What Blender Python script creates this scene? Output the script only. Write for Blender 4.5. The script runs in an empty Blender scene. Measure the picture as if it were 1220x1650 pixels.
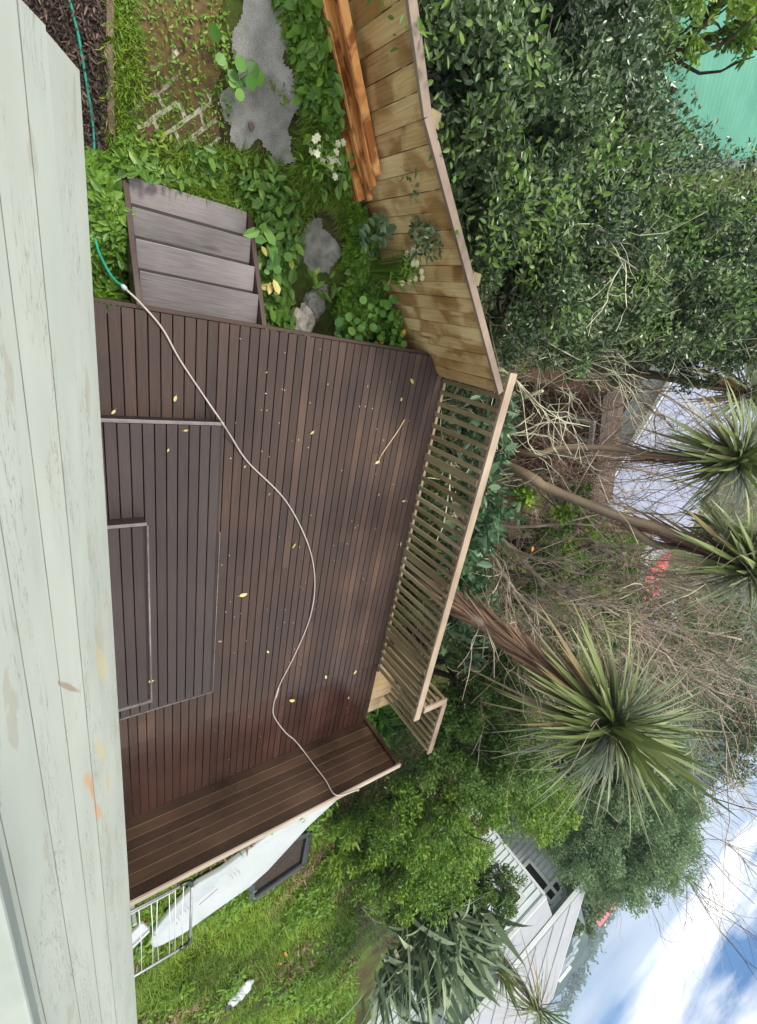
import bpy, math, random
import numpy as np
from math import radians, sin, cos, pi
from mathutils import Vector, Matrix

# ------------------------------------------------------------------ camera
R = np.array([[-0.17423182, 0.81566858, 0.55165935],
              [0.90987484, -0.08086095, 0.40692664],
              [0.37652498, 0.57284053, -0.72806777]])      # rows: image right, image down, view axis (world x, y, z)
FPX, CX, CY, H = 719.8, 610.0, 825.0, 4.3
S = bpy.context.scene
COL = S.collection
cam_d = bpy.data.cameras.new('camera')
cam = bpy.data.objects.new('camera', cam_d)
COL.objects.link(cam)
cam_d.sensor_fit = 'VERTICAL'
cam_d.sensor_height = 36.0
cam_d.lens = 36.0 * FPX / 1650.0
cam_d.clip_start = 0.05
cam_d.clip_end = 6000
m = Matrix(((R[0][0], -R[1][0], -R[2][0], 0), (R[0][1], -R[1][1], -R[2][1], 0),
            (R[0][2], -R[1][2], -R[2][2], H), (0, 0, 0, 1)))
cam.matrix_world = m
S.camera = cam

# ------------------------------------------------------------------ world and sun
SUN_AZ, SUN_EL = 168.0, 50.0        # math azimuth from +x towards +y
w = bpy.data.worlds.new('World')
S.world = w
w.use_nodes = True
nt = w.node_tree
nt.nodes.clear()
def N(nt, t, **k):
    n = nt.nodes.new(t)
    for a, b in k.items():
        setattr(n, a, b)
    return n
L = nt.links.new
out = N(nt, 'ShaderNodeOutputWorld')
bg = N(nt, 'ShaderNodeBackground')
bg.inputs['Strength'].default_value = 0.13
L(bg.outputs[0], out.inputs[0])
tc = N(nt, 'ShaderNodeTexCoord')
add = N(nt, 'ShaderNodeVectorMath', operation='ADD')
add.inputs[1].default_value = (0, 0, 0.30)
L(tc.outputs['Generated'], add.inputs[0])
nrm = N(nt, 'ShaderNodeVectorMath', operation='NORMALIZE')
L(add.outputs[0], nrm.inputs[0])
sky = N(nt, 'ShaderNodeTexSky', sky_type='NISHITA')
sky.sun_disc = False
sky.sun_elevation = radians(SUN_EL)
sky.sun_rotation = radians(90 - SUN_AZ)
sky.altitude = 100
sky.air_density = 1.0
sky.dust_density = 0.3
sky.ozone_density = 2.5
L(nrm.outputs[0], sky.inputs[0])
# clouds: streaks of noise on a flattened direction
sep = N(nt, 'ShaderNodeSeparateXYZ')
L(nrm.outputs[0], sep.inputs[0])
zc = N(nt, 'ShaderNodeMath', operation='ADD')
zc.inputs[1].default_value = -0.12
L(sep.outputs[2], zc.inputs[0])
zm = N(nt, 'ShaderNodeMath', operation='MAXIMUM')
zm.inputs[1].default_value = 0.05
L(zc.outputs[0], zm.inputs[0])
dx = N(nt, 'ShaderNodeMath', operation='DIVIDE'); L(sep.outputs[0], dx.inputs[0]); L(zm.outputs[0], dx.inputs[1])
dy = N(nt, 'ShaderNodeMath', operation='DIVIDE'); L(sep.outputs[1], dy.inputs[0]); L(zm.outputs[0], dy.inputs[1])
cb = N(nt, 'ShaderNodeCombineXYZ'); L(dx.outputs[0], cb.inputs[0]); L(dy.outputs[0], cb.inputs[1])
cn = N(nt, 'ShaderNodeTexNoise')
cn.inputs['Scale'].default_value = 1.6
cn.inputs['Detail'].default_value = 6
cn.inputs['Roughness'].default_value = 0.5
cn.inputs['Distortion'].default_value = 0.35
cmp_ = N(nt, 'ShaderNodeMapping'); cmp_.inputs['Scale'].default_value = (1.5, 1.5, 8.0); cmp_.inputs['Location'].default_value = (3.1, 0.4, 0.6)
L(tc.outputs['Generated'], cmp_.inputs[0]); L(cmp_.outputs[0], cn.inputs['Vector'])
cr = N(nt, 'ShaderNodeValToRGB')
cr.color_ramp.elements[0].position = 0.455
cr.color_ramp.elements[1].position = 0.59
L(cn.outputs['Fac'], cr.inputs[0])
mixc = N(nt, 'ShaderNodeMix', data_type='RGBA')
hi = N(nt, 'ShaderNodeMapRange'); hi.inputs['From Min'].default_value = 0.42; hi.inputs['From Max'].default_value = 0.75
L(sep.outputs[2], hi.inputs['Value'])
mxf = N(nt, 'ShaderNodeMath', operation='MAXIMUM'); L(cr.outputs[0], mxf.inputs[0]); L(hi.outputs['Result'], mxf.inputs[1])
L(mxf.outputs[0], mixc.inputs[0])
dim = N(nt, 'ShaderNodeVectorMath', operation='MULTIPLY'); dim.inputs[1].default_value = (0.50, 0.64, 0.72)
L(sky.outputs[0], dim.inputs[0]); L(dim.outputs[0], mixc.inputs[6])
mixc.inputs[7].default_value = (7.4, 7.4, 7.3, 1)
L(mixc.outputs[2], bg.inputs[0])

sl = bpy.data.lights.new('sun', 'SUN')
sl.energy = 2.2
sl.angle = radians(14)
sl.color = (1.0, 0.94, 0.82)
sun = bpy.data.objects.new('sun', sl)
COL.objects.link(sun)
sd = Vector((cos(radians(SUN_EL)) * cos(radians(SUN_AZ)), cos(radians(SUN_EL)) * sin(radians(SUN_AZ)), sin(radians(SUN_EL))))
sun.rotation_euler = sd.to_track_quat('Z', 'Y').to_euler()
S.view_settings.view_transform = 'Standard'
S.view_settings.look = 'None'
S.view_settings.gamma = 1
S.view_settings.exposure = 0.80
S.render.engine = 'CYCLES'

# ------------------------------------------------------------------ helpers
def at(px, py, z=None, y=None, x=None, d=None):
    """world point seen at a photo pixel, on a plane or at a distance"""
    v = R.T @ np.array([px - CX, py - CY, FPX])
    if z is not None: t = (z - H) / v[2]
    elif y is not None: t = y / v[1]
    elif x is not None: t = x / v[0]
    else: t = d / np.linalg.norm(v)
    return np.array([0, 0, H]) + v * t

def tag(o, label=None, cat=None, group=None, kind=None):
    if label: o['label'] = label
    if cat: o['category'] = cat
    if group: o['group'] = group
    if kind: o['kind'] = kind
    return o

def thing(name, loc, label, cat, group=None):
    o = bpy.data.objects.new(name, None)
    o.empty_display_size = 0.2
    COL.objects.link(o)
    o.location = tuple(float(a) for a in loc)
    return tag(o, label, cat, group)

class MB:
    """collects geometry in world coordinates, one mesh object each"""
    def __init__(self):
        self.v = []; self.f = []; self.a = []; self.n = 0
    def add(self, v, f, a=0.5):
        v = np.asarray(v, float)
        self.v.append(v)
        self.f += [tuple(i + self.n for i in q) for q in f]
        self.a.append(np.full(len(v), a) if np.isscalar(a) else np.asarray(a, float))
        self.n += len(v)
        return self
    def hexa(self, b, t, a=0.5):      # b, t: four bottom and four top corners, same order, counter-clockwise from above
        return self.add(list(b) + list(t), [(3, 2, 1, 0), (4, 5, 6, 7), (0, 1, 5, 4), (1, 2, 6, 5), (2, 3, 7, 6), (3, 0, 4, 7)], a)
    def box(self, x0, x1, y0, y1, z0, z1, a=0.5):
        c = [(x0, y0), (x1, y0), (x1, y1), (x0, y1)]
        return self.hexa([(p[0], p[1], z0) for p in c], [(p[0], p[1], z1) for p in c], a)
    def bar(self, p, q, wd, th, a=0.5, up=(0, 0, 1)):   # a bar from p to q, wd across, th along up
        p = np.array(p, float); q = np.array(q, float); d = q - p; d /= np.linalg.norm(d)
        u = np.array(up, float); s = np.cross(d, u); s /= np.linalg.norm(s); u = np.cross(s, d)
        o = [(-1, -1), (1, -1), (1, 1), (-1, 1)]
        A = [p + s * (i * wd / 2) + u * (j * th / 2) for i, j in o]
        B = [q + s * (i * wd / 2) + u * (j * th / 2) for i, j in o]
        return self.add(A + B, [(0, 1, 2, 3), (7, 6, 5, 4), (4, 5, 1, 0), (5, 6, 2, 1), (6, 7, 3, 2), (7, 4, 0, 3)], a)
    def tube(self, pts, rad, n=8, a=0.5, cap=True):
        P = np.array(pts, float)
        if np.isscalar(rad): rad = [rad] * len(P)
        T = np.gradient(P, axis=0); T /= np.linalg.norm(T, axis=1)[:, None] + 1e-9
        ref = np.array([0, 0, 1.]) if abs(T[0][2]) < 0.9 else np.array([1., 0, 0])
        V = []
        for i in range(len(P)):
            s = np.cross(T[i], ref); s /= np.linalg.norm(s) + 1e-9
            u = np.cross(s, T[i]); ref = u
            for k in range(n):
                an = 2 * pi * k / n
                V.append(P[i] + rad[i] * (s * cos(an) + u * sin(an)))
        F = []
        for i in range(len(P) - 1):
            for k in range(n):
                k2 = (k + 1) % n
                F.append((i * n + k, i * n + k2, (i + 1) * n + k2, (i + 1) * n + k))
        if cap:
            F.append(tuple(range(n - 1, -1, -1))); F.append(tuple((len(P) - 1) * n + k for k in range(n)))
        return self.add(V, F, a)
    def prism(self, poly, dz, a=0.5):    # poly of 3-D points (ccw from above), extruded by the vector dz
        P = np.array(poly, float); n = len(P); d = np.array(dz, float)
        return self.add(np.vstack([P, P + d]), [tuple(range(n - 1, -1, -1)), tuple(range(n, 2 * n))] +
                        [(i, (i + 1) % n, n + (i + 1) % n, n + i) for i in range(n)], a)
    def raw(self, V, F, a):              # numpy arrays: V (n,3), F (m,k)
        self.v.append(V); self.f += (F + self.n).tolist(); self.a.append(a); self.n += len(V)
        return self
    def build(self, name, mat, parent=None, smooth=False, bevel=0, rough=0):
        V = np.vstack(self.v); off = np.zeros(3)
        if parent is not None: off = np.array(parent_loc(parent))
        me = bpy.data.meshes.new(name)
        V = V - off
        me.vertices.add(len(V)); me.vertices.foreach_set('co', V.astype(np.float32).ravel())
        lens = np.fromiter((len(q) for q in self.f), dtype=np.int32, count=len(self.f))
        flat = np.fromiter((i for q in self.f for i in q), dtype=np.int32, count=int(lens.sum()))
        me.loops.add(len(flat)); me.loops.foreach_set('vertex_index', flat)
        me.polygons.add(len(lens))
        st = np.zeros(len(lens), dtype=np.int32); st[1:] = np.cumsum(lens)[:-1]
        me.polygons.foreach_set('loop_start', st)
        at_ = me.attributes.new('v', 'FLOAT', 'POINT')
        at_.data.foreach_set('value', np.concatenate(self.a).astype(np.float32))
        me.update(calc_edges=True); me.validate()
        me.polygons.foreach_set('use_smooth', np.full(len(me.polygons), bool(smooth)))
        me.materials.append(mat)
        o = bpy.data.objects.new(name, me); COL.objects.link(o)
        if parent is not None: o.parent = parent
        if bevel:
            b = o.modifiers.new('bevel', 'BEVEL'); b.width = bevel; b.segments = 2; b.limit_method = 'ANGLE'
        return o
def parent_loc(p):
    l = np.array(p.location, float)
    while p.parent is not None:
        p = p.parent; l = l + np.array(p.location, float)
    return l

# ------------------------------------------------------------------ materials
def ramp(nt, fac, cols):
    r = N(nt, 'ShaderNodeValToRGB')
    e = r.color_ramp.elements
    while len(e) < len(cols): e.new(0.5)
    for i, (p, c) in enumerate(cols):
        e[i].position = p; e[i].color = (*c, 1)
    nt.links.new(fac, r.inputs[0])
    return r.outputs[0]
def base(name, rough=0.6, spec=0.5, metal=0.0):
    mt = bpy.data.materials.new(name); mt.use_nodes = True
    t = mt.node_tree; b = t.nodes['Principled BSDF']
    b.inputs['Roughness'].default_value = rough
    b.inputs['Metallic'].default_value = metal
    b.inputs['Specular IOR Level'].default_value = spec
    return mt, t, b
def noise(t, scale, detail=4, vec=None, stretch=None, dist=0.0):
    n = N(t, 'ShaderNodeTexNoise')
    n.inputs['Scale'].default_value = scale; n.inputs['Detail'].default_value = detail
    n.inputs['Distortion'].default_value = dist
    g = N(t, 'ShaderNodeNewGeometry') if vec is None else None
    v = g.outputs['Position'] if g else vec
    if stretch:
        mp = N(t, 'ShaderNodeMapping'); mp.inputs['Scale'].default_value = stretch
        t.links.new(v, mp.inputs[0]); v = mp.outputs[0]
    t.links.new(v, n.inputs['Vector'])
    return n.outputs['Fac']
def mathn(t, op, a, b):
    n = N(t, 'ShaderNodeMath', operation=op)
    for i, s in enumerate((a, b)):
        if s is None: continue
        if isinstance(s, (int, float)): n.inputs[i].default_value = s
        else: t.links.new(s, n.inputs[i])
    return n.outputs[0]
def attr(t):
    a = N(t, 'ShaderNodeAttribute'); a.attribute_name = 'v'; return a.outputs['Fac']
def bump(t, b, h, s=0.3, d=0.01):
    n = N(t, 'ShaderNodeBump'); n.inputs['Strength'].default_value = s; n.inputs['Distance'].default_value = d
    t.links.new(h, n.inputs['Height']); t.links.new(n.outputs[0], b.inputs['Normal'])
def plain(name, col, rough=0.6, metal=0.0, var=0.15, scale=6.0, spec=0.5, bp=0.0):
    mt, t, b = base(name, rough, spec, metal)
    f = noise(t, scale, 5)
    c = ramp(t, f, [(0.3, tuple(x * (1 - var) for x in col)), (0.7, tuple(min(1, x * (1 + var)) for x in col))])
    t.links.new(c, b.inputs['Base Color'])
    if bp: bump(t, b, noise(t, scale * 6, 4), bp, 0.005)
    return mt
def leafy(name, cols, rough=0.42, transl=0.28, spec=0.5, nscale=0.0):
    mt, t, b = base(name, rough, spec)
    f = attr(t)
    if nscale:
        f = mathn(t, 'ADD', mathn(t, 'MULTIPLY', f, 0.6), mathn(t, 'MULTIPLY', noise(t, nscale, 2), 0.45))
    k = len(cols)
    c = ramp(t, f, [(i / (k - 1), cols[i]) for i in range(k)])
    t.links.new(c, b.inputs['Base Color'])
    tr = N(t, 'ShaderNodeBsdfTranslucent'); t.links.new(c, tr.inputs[0])
    mx = N(t, 'ShaderNodeMixShader'); mx.inputs[0].default_value = transl
    t.links.new(b.outputs[0], mx.inputs[1]); t.links.new(tr.outputs[0], mx.inputs[2])
    t.links.new(mx.outputs[0], t.nodes['Material Output'].inputs[0])
    return mt
def wood(name, cols, along=(1, 12, 12), scale=3.0, rough=0.55, blotch=None, spec=0.5, knots=False, bstr=0.25):
    """grain stretched along an axis, tone per board from the v attribute"""
    mt, t, b = base(name, rough, spec)
    g = N(t, 'ShaderNodeNewGeometry').outputs['Position']
    av = attr(t)
    off = N(t, 'ShaderNodeVectorMath', operation='ADD')
    sc = N(t, 'ShaderNodeVectorMath', operation='SCALE'); sc.inputs[0].default_value = (37, 11, 23)
    t.links.new(av, sc.inputs['Scale']); t.links.new(g, off.inputs[0]); t.links.new(sc.outputs[0], off.inputs[1])
    gr = noise(t, scale, 6, off.outputs[0], tuple(a * 3.2 if a > 5 else a * 1.4 for a in along), 0.6)
    bl = noise(t, 1.1, 3, g)
    f = mathn(t, 'ADD', mathn(t, 'MULTIPLY', gr, 0.55), mathn(t, 'MULTIPLY', av, 0.5))
    f = mathn(t, 'ADD', f, mathn(t, 'MULTIPLY', mathn(t, 'SUBTRACT', bl, 0.5), 0.95))
    k = len(cols)
    c = ramp(t, f, [(0.2 + 0.62 * i / (k - 1), cols[i]) for i in range(k)])
    if blotch:
        bcol, bscale, lo, hi = blotch
        m2 = N(t, 'ShaderNodeMix', data_type='RGBA', blend_type='MULTIPLY')
        fr = ramp(t, noise(t, bscale, 3, off.outputs[0], None, 0.5), [(lo, (0, 0, 0)), (hi, (1, 1, 1))])
        t.links.new(fr, m2.inputs[0]); t.links.new(c, m2.inputs[6]); m2.inputs[7].default_value = (*bcol, 1)
        c = m2.outputs[2]
    if knots:
        vo = N(t, 'ShaderNodeTexVoronoi'); vo.inputs['Scale'].default_value = 2.6
        mp = N(t, 'ShaderNodeMapping'); mp.inputs['Scale'].default_value = tuple(0.35 if a == min(along) else 1.6 for a in along)
        t.links.new(off.outputs[0], mp.inputs[0]); t.links.new(mp.outputs[0], vo.inputs['Vector'])
        kr = ramp(t, vo.outputs['Distance'], [(0.03, (1, 1, 1)), (0.11, (0, 0, 0))])
        m3 = N(t, 'ShaderNodeMix', data_type='RGBA', blend_type='MULTIPLY')
        t.links.new(kr, m3.inputs[0]); t.links.new(c, m3.inputs[6]); m3.inputs[7].default_value = (0.35, 0.24, 0.16, 1)
        c = m3.outputs[2]
    t.links.new(c, b.inputs['Base Color'])
    rr = ramp(t, bl, [(0.35, (rough * 0.6,) * 3), (0.65, (min(1, rough * 1.3),) * 3)])
    t.links.new(rr, b.inputs['Roughness'])
    bump(t, b, gr, bstr, 0.002)
    return mt

M = {}
M['deck'] = wood('stained_decking', [(0.027, 0.017, 0.015), (0.043, 0.027, 0.023), (0.062, 0.039, 0.032), (0.10, 0.062, 0.045)], (1, 14, 14), 2.2, 0.62, spec=0.35, bstr=0.1)
M['deck_red'] = wood('wet_red_decking', [(0.02, 0.009, 0.007), (0.042, 0.017, 0.013), (0.070, 0.034, 0.026)], (1, 14, 14), 2.2, 0.33, spec=0.4, bstr=0.08)
M['deck_grey'] = wood('platform_decking', [(0.030, 0.022, 0.021), (0.050, 0.038, 0.037), (0.075, 0.057, 0.055)], (1, 14, 14), 2.2, 0.65, spec=0.35, bstr=0.1)
M['worn'] = wood('worn_pale_edge', [(0.05, 0.04, 0.04), (0.14, 0.125, 0.12), (0.3, 0.28, 0.27)], (3, 3, 3), 4, 0.7)
M['trim'] = plain('dark_trim', (0.16, 0.14, 0.145), 0.4, 0, 0.2, 12)
M['riser'] = plain('dark_stair_shade', (0.018, 0.012, 0.011), 0.6, 0, 0.3, 12)
M['tread'] = wood('weathered_grey_tread', [(0.05, 0.042, 0.042), (0.105, 0.092, 0.095), (0.17, 0.15, 0.155), (0.25, 0.22, 0.22)], (14, 1, 14), 3.0, 0.65, knots=True)
M['stringer'] = wood('dark_stringer', [(0.03, 0.015, 0.012), (0.06, 0.03, 0.024)], (1, 10, 10), 3, 0.5)
M['screen'] = wood('screen_boards', [(0.016, 0.008, 0.005), (0.034, 0.018, 0.011), (0.058, 0.032, 0.019), (0.10, 0.058, 0.034)], (12, 1, 12), 2.6, 0.42, knots=True, bstr=0.12)
M['capwood'] = wood('pale_cap', [(0.22, 0.17, 0.13), (0.36, 0.30, 0.24), (0.5, 0.43, 0.36)], (10, 1, 10), 3, 0.6)
M['paling'] = wood('treated_pine_paling', [(0.20, 0.11, 0.04), (0.37, 0.235, 0.095), (0.52, 0.37, 0.17), (0.66, 0.52, 0.27)], (10, 10, 1.0), 2.0, 0.6,
                   blotch=((0.58, 0.47, 0.36), 2.4, 0.48, 0.58), knots=True)
M['fence_cap'] = wood('fence_cap_timber', [(0.11, 0.075, 0.055), (0.19, 0.14, 0.11), (0.27, 0.21, 0.165)], (2, 2, 10), 3, 0.6)
M['rail'] = wood('weathered_handrail', [(0.16, 0.11, 0.075), (0.30, 0.225, 0.16), (0.46, 0.38, 0.29)], (1, 12, 12), 2.2, 0.6)
M['railside'] = M['rail']
M['baluster'] = wood('weathered_baluster', [(0.12, 0.095, 0.045), (0.23, 0.185, 0.10), (0.36, 0.30, 0.18)], (12, 12, 1), 2.2, 0.65)
M['plank'] = wood('orange_plank', [(0.11, 0.03, 0.008), (0.38, 0.13, 0.03), (0.62, 0.26, 0.075), (0.75, 0.40, 0.15)], (1.2, 1.2, 9), 3.4, 0.5,
                  blotch=((0.4, 0.25, 0.15), 4.0, 0.52, 0.62), knots=False)
M['landing'] = wood('fresh_tread', [(0.30, 0.18, 0.08), (0.50, 0.35, 0.19), (0.62, 0.47, 0.29)], (12, 1, 12), 3, 0.6)
M['hose_green'] = plain('teal_hose', (0.02, 0.30, 0.22), 0.35, 0, 0.1)
M['hose_pale'] = plain('pale_hose', (0.42, 0.37, 0.34), 0.4, 0, 0.12)
M['white_pl'] = plain('white_plastic', (0.42, 0.45, 0.48), 0.35, 0, 0.06)
M['board'] = plain('white_board_skin', (0.37, 0.41, 0.43), 0.30, 0, 0.06, 2.5)
M['alu'] = plain('brushed_aluminium', (0.50, 0.51, 0.52), 0.35, 0.8, 0.15, 9)
M['rod'] = plain('white_wire', (0.70, 0.72, 0.72), 0.35, 0, 0.05)
M['black_pl'] = plain('black_plastic', (0.012, 0.014, 0.016), 0.28, 0, 0.3, 5)
M['grey_pl'] = plain('grey_print', (0.22, 0.23, 0.25), 0.5)
M['redline'] = plain('dark_red_mark', (0.18, 0.03, 0.03), 0.5)
M['bark'] = plain('grey_brown_bark', (0.16, 0.115, 0.075), 0.85, 0, 0.45, 18, bp=0.8)
M['bark_dark'] = plain('dark_bark', (0.05, 0.036, 0.026), 0.85, 0, 0.5, 18, bp=0.8)
M['bark_cab'] = wood('cabbage_bark', [(0.05, 0.035, 0.022), (0.13, 0.095, 0.06), (0.24, 0.18, 0.12)], (8, 8, 3), 3.0, 0.8, bstr=0.8)
M['twig_grey'] = plain('grey_twig', (0.34, 0.28, 0.215), 0.85, 0, 0.55, 3)
M['twig_red'] = plain('red_brown_twig', (0.21, 0.135, 0.10), 0.85, 0, 0.5, 3)
M['twig_lichen'] = plain('lichen_twig', (0.46, 0.46, 0.32), 0.9, 0, 0.55, 7)
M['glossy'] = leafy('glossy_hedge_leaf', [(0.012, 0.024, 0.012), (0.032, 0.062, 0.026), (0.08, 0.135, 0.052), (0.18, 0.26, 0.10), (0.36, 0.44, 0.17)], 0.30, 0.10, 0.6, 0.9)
M['lush'] = leafy('lush_leaf', [(0.022, 0.055, 0.006), (0.058, 0.13, 0.014), (0.115, 0.22, 0.022), (0.22, 0.34, 0.04), (0.40, 0.48, 0.06)], 0.4, 0.3, 0.4, 0.8)
M['lush_mid'] = leafy('mid_leaf', [(0.028, 0.06, 0.01), (0.06, 0.125, 0.02), (0.115, 0.21, 0.035), (0.2, 0.31, 0.055)], 0.4, 0.25, 0.4, 0.7)
M['dull'] = leafy('dull_leaf', [(0.05, 0.08, 0.03), (0.09, 0.135, 0.05), (0.15, 0.20, 0.08), (0.22, 0.27, 0.11)], 0.55, 0.2, 0.3, 0.35)
M['dull2'] = leafy('soft_grey_green_leaf', [(0.08, 0.14, 0.06), (0.14, 0.22, 0.10), (0.21, 0.31, 0.15), (0.30, 0.40, 0.20)], 0.55, 0.35, 0.3, 0.25)
M['brownleaf'] = leafy('brown_leaf', [(0.10, 0.055, 0.03), (0.2, 0.13, 0.075), (0.30, 0.22, 0.14)], 0.6, 0.2)
M['loquat'] = leafy('large_grey_green_leaf', [(0.03, 0.075, 0.035), (0.055, 0.12, 0.055), (0.10, 0.18, 0.09), (0.17, 0.26, 0.13)], 0.4, 0.2)
M['cab'] = leafy('cabbage_tree_leaf', [(0.28, 0.20, 0.09), (0.07, 0.10, 0.025), (0.13, 0.18, 0.05), (0.22, 0.27, 0.10), (0.38, 0.42, 0.20)], 0.38, 0.15)
M['dead'] = leafy('dead_leaf_skirt', [(0.045, 0.022, 0.012), (0.11, 0.06, 0.03), (0.22, 0.13, 0.07)], 0.7, 0.15)
M['flax'] = leafy('flax_leaf', [(0.05, 0.085, 0.05), (0.11, 0.16, 0.09), (0.20, 0.27, 0.15), (0.32, 0.40, 0.24)], 0.4, 0.15)
M['grass'] = leafy('grass_blade', [(0.12, 0.09, 0.03), (0.085, 0.145, 0.015), (0.155, 0.265, 0.025), (0.26, 0.38, 0.04), (0.40, 0.42, 0.10)], 0.5, 0.35, 0.3, 0.8)
M['weed'] = leafy('weed_leaf', [(0.04, 0.09, 0.01), (0.09, 0.19, 0.018), (0.17, 0.32, 0.03), (0.30, 0.45, 0.06)], 0.4, 0.3, 0.4, 1.5)
M['weed2'] = leafy('broad_weed_leaf', [(0.02, 0.055, 0.012), (0.05, 0.12, 0.02), (0.10, 0.21, 0.03), (0.19, 0.32, 0.05), (0.42, 0.44, 0.08)], 0.4, 0.25, 0.4, 1.5)
M['round'] = leafy('round_leaf', [(0.05, 0.15, 0.02), (0.09, 0.24, 0.035), (0.15, 0.33, 0.06), (0.22, 0.42, 0.08)], 0.45, 0.3)
M['yellow'] = leafy('yellow_leaf', [(0.38, 0.30, 0.08), (0.60, 0.52, 0.18), (0.70, 0.64, 0.34)], 0.5, 0.2)
M['orange'] = leafy('orange_leaf', [(0.5, 0.2, 0.03), (0.7, 0.38, 0.05)], 0.5, 0.2)
M['petal'] = leafy('cream_petal', [(0.62, 0.66, 0.42), (0.78, 0.80, 0.62)], 0.5, 0.3)
M['flower_o'] = leafy('orange_petal', [(0.8, 0.35, 0.01), (0.85, 0.45, 0.02)], 0.5, 0.3)
M['chip'] = leafy('bark_chip', [(0.02, 0.011, 0.008), (0.045, 0.026, 0.018), (0.09, 0.055, 0.038), (0.20, 0.13, 0.09)], 0.7, 0.0)
M['sillp'] = plain('mint_sill_paint', (0.33, 0.375, 0.345), 0.55, 0, 0.08, 8)
M['lap_shade'] = plain('lap_shade_grey', (0.24, 0.25, 0.22), 0.8, 0, 0.5, 7)
M['glass'] = plain('dark_window', (0.02, 0.022, 0.024), 0.12, 0, 0.2)
M['wb_white'] = plain('white_weatherboard', (0.50, 0.56, 0.57), 0.55, 0, 0.06, 1.2)
M['trimw'] = plain('white_trim', (0.60, 0.63, 0.63), 0.45, 0, 0.05, 2)
M['roof_grey'] = plain('pale_grey_roof', (0.27, 0.285, 0.31), 0.5, 0, 0.08, 0.8)
M['roof_lilac'] = plain('lilac_grey_roof', (0.26, 0.29, 0.40), 0.45, 0, 0.08, 0.9)
M['roof_red'] = plain('red_roof', (0.55, 0.10, 0.09), 0.6, 0, 0.15)
M['redwall'] = plain('red_brown_wall', (0.13, 0.06, 0.04), 0.8, 0, 0.4, 3)
M['brownwall'] = plain('brown_wall', (0.09, 0.055, 0.04), 0.7, 0, 0.3, 3)

def teal_roof():
    mt, t, b = base('teal_corrugated_sheet', 0.4)
    c = ramp(t, noise(t, 1.0, 4), [(0.35, (0.09, 0.31, 0.23)), (0.65, (0.15, 0.42, 0.31))])
    t.links.new(c, b.inputs['Base Color']); return mt
M['teal'] = teal_roof()

def siding_mat():
    """pale mint paint with hairline cracks along the grain, rubbed patches and rust stains"""
    mt, t, b = base('cracked_mint_paint', 0.5)
    g = N(t, 'ShaderNodeNewGeometry').outputs['Position']
    c = ramp(t, noise(t, 2.0, 5, g, (1, 3, 3)), [(0.3, (0.45, 0.48, 0.43)), (0.7, (0.54, 0.565, 0.51))])
    n1 = noise(t, 9, 5, g, (0.75, 10, 10), 0.6)
    line = ramp(t, n1, [(0.485, (0, 0, 0)), (0.497, (1, 1, 1)), (0.503, (1, 1, 1)), (0.515, (0, 0, 0))])
    tone = ramp(t, attr(t), [(0.0, (.86, .88, .88)), (1.0, (1.06, 1.05, 1.03))])
    mt_ = N(t, 'ShaderNodeMix', data_type='RGBA', blend_type='MULTIPLY'); mt_.inputs[0].default_value = 1; t.links.new(c, mt_.inputs[6]); t.links.new(tone, mt_.inputs[7]); c = mt_.outputs[2]
    gate = ramp(t, noise(t, 3.2, 4, g, (0.5, 3, 3)), [(0.49, (0, 0, 0)), (0.56, (1, 1, 1))])
    cm = mathn(t, 'MULTIPLY', line, gate)
    fine = ramp(t, noise(t, 60, 3, g, (0.6, 3, 3)), [(0.60, (0, 0, 0)), (0.68, (1, 1, 1))])
    fm = mathn(t, 'MULTIPLY', mathn(t, 'MULTIPLY', fine, gate), 0.35)
    cm = mathn(t, 'MAXIMUM', mathn(t, 'MULTIPLY', cm, 0.9), fm)
    def mixin(c, f, col):
        x = N(t, 'ShaderNodeMix', data_type='RGBA'); t.links.new(f, x.inputs[0]); t.links.new(c, x.inputs[6]); x.inputs[7].default_value = (*col, 1)
        return x.outputs[2]
    c = mixin(c, cm, (0.24, 0.22, 0.18))
    patch = ramp(t, noise(t, 5.5, 3, g, (0.7, 2.5, 2.5), 0.3), [(0.66, (0, 0, 0)), (0.69, (1, 1, 1))])
    c = mixin(c, mathn(t, 'MULTIPLY', patch, 0.55), (0.36, 0.35, 0.27))
    # two rust stains (fixed places on the boards)
    for (px, py, rx, rz, ang, amt, col) in STAINS:
        p0 = at(px, py, z=None, x=None, d=None, y=None) if False else wallpt(px, py)
        mp = N(t, 'ShaderNodeMapping', vector_type='POINT')
        sb = N(t, 'ShaderNodeVectorMath', operation='SUBTRACT'); sb.inputs[1].default_value = tuple(p0)
        t.links.new(g, sb.inputs[0])
        mp.inputs['Rotation'].default_value = (0, ang, 0)
        mp2 = N(t, 'ShaderNodeMapping'); mp2.inputs['Scale'].default_value = (1 / rx, 0.0, 1 / rz)
        t.links.new(sb.outputs[0], mp.inputs[0]); t.links.new(mp.outputs[0], mp2.inputs[0])
        ln = N(t, 'ShaderNodeVectorMath', operation='LENGTH'); t.links.new(mp2.outputs[0], ln.inputs[0])
        d = mathn(t, 'ADD', ln.outputs['Value'], mathn(t, 'MULTIPLY', mathn(t, 'SUBTRACT', noise(t, 14, 4, g), 0.5), 1.1))
        f = ramp(t, d, [(0.55, (1, 1, 1)), (1.0, (0, 0, 0))])
        c = mixin(c, mathn(t, 'MULTIPLY', f, amt), col)
    t.links.new(c, b.inputs['Base Color'])
    bump(t, b, mathn(t, 'ADD', mathn(t, 'MULTIPLY', cm, -1.0), mathn(t, 'MULTIPLY', noise(t, 45, 3, g, (0.3, 2, 2)), 0.12)), 0.35, 0.003)
    return mt
SL = 0.30
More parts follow.
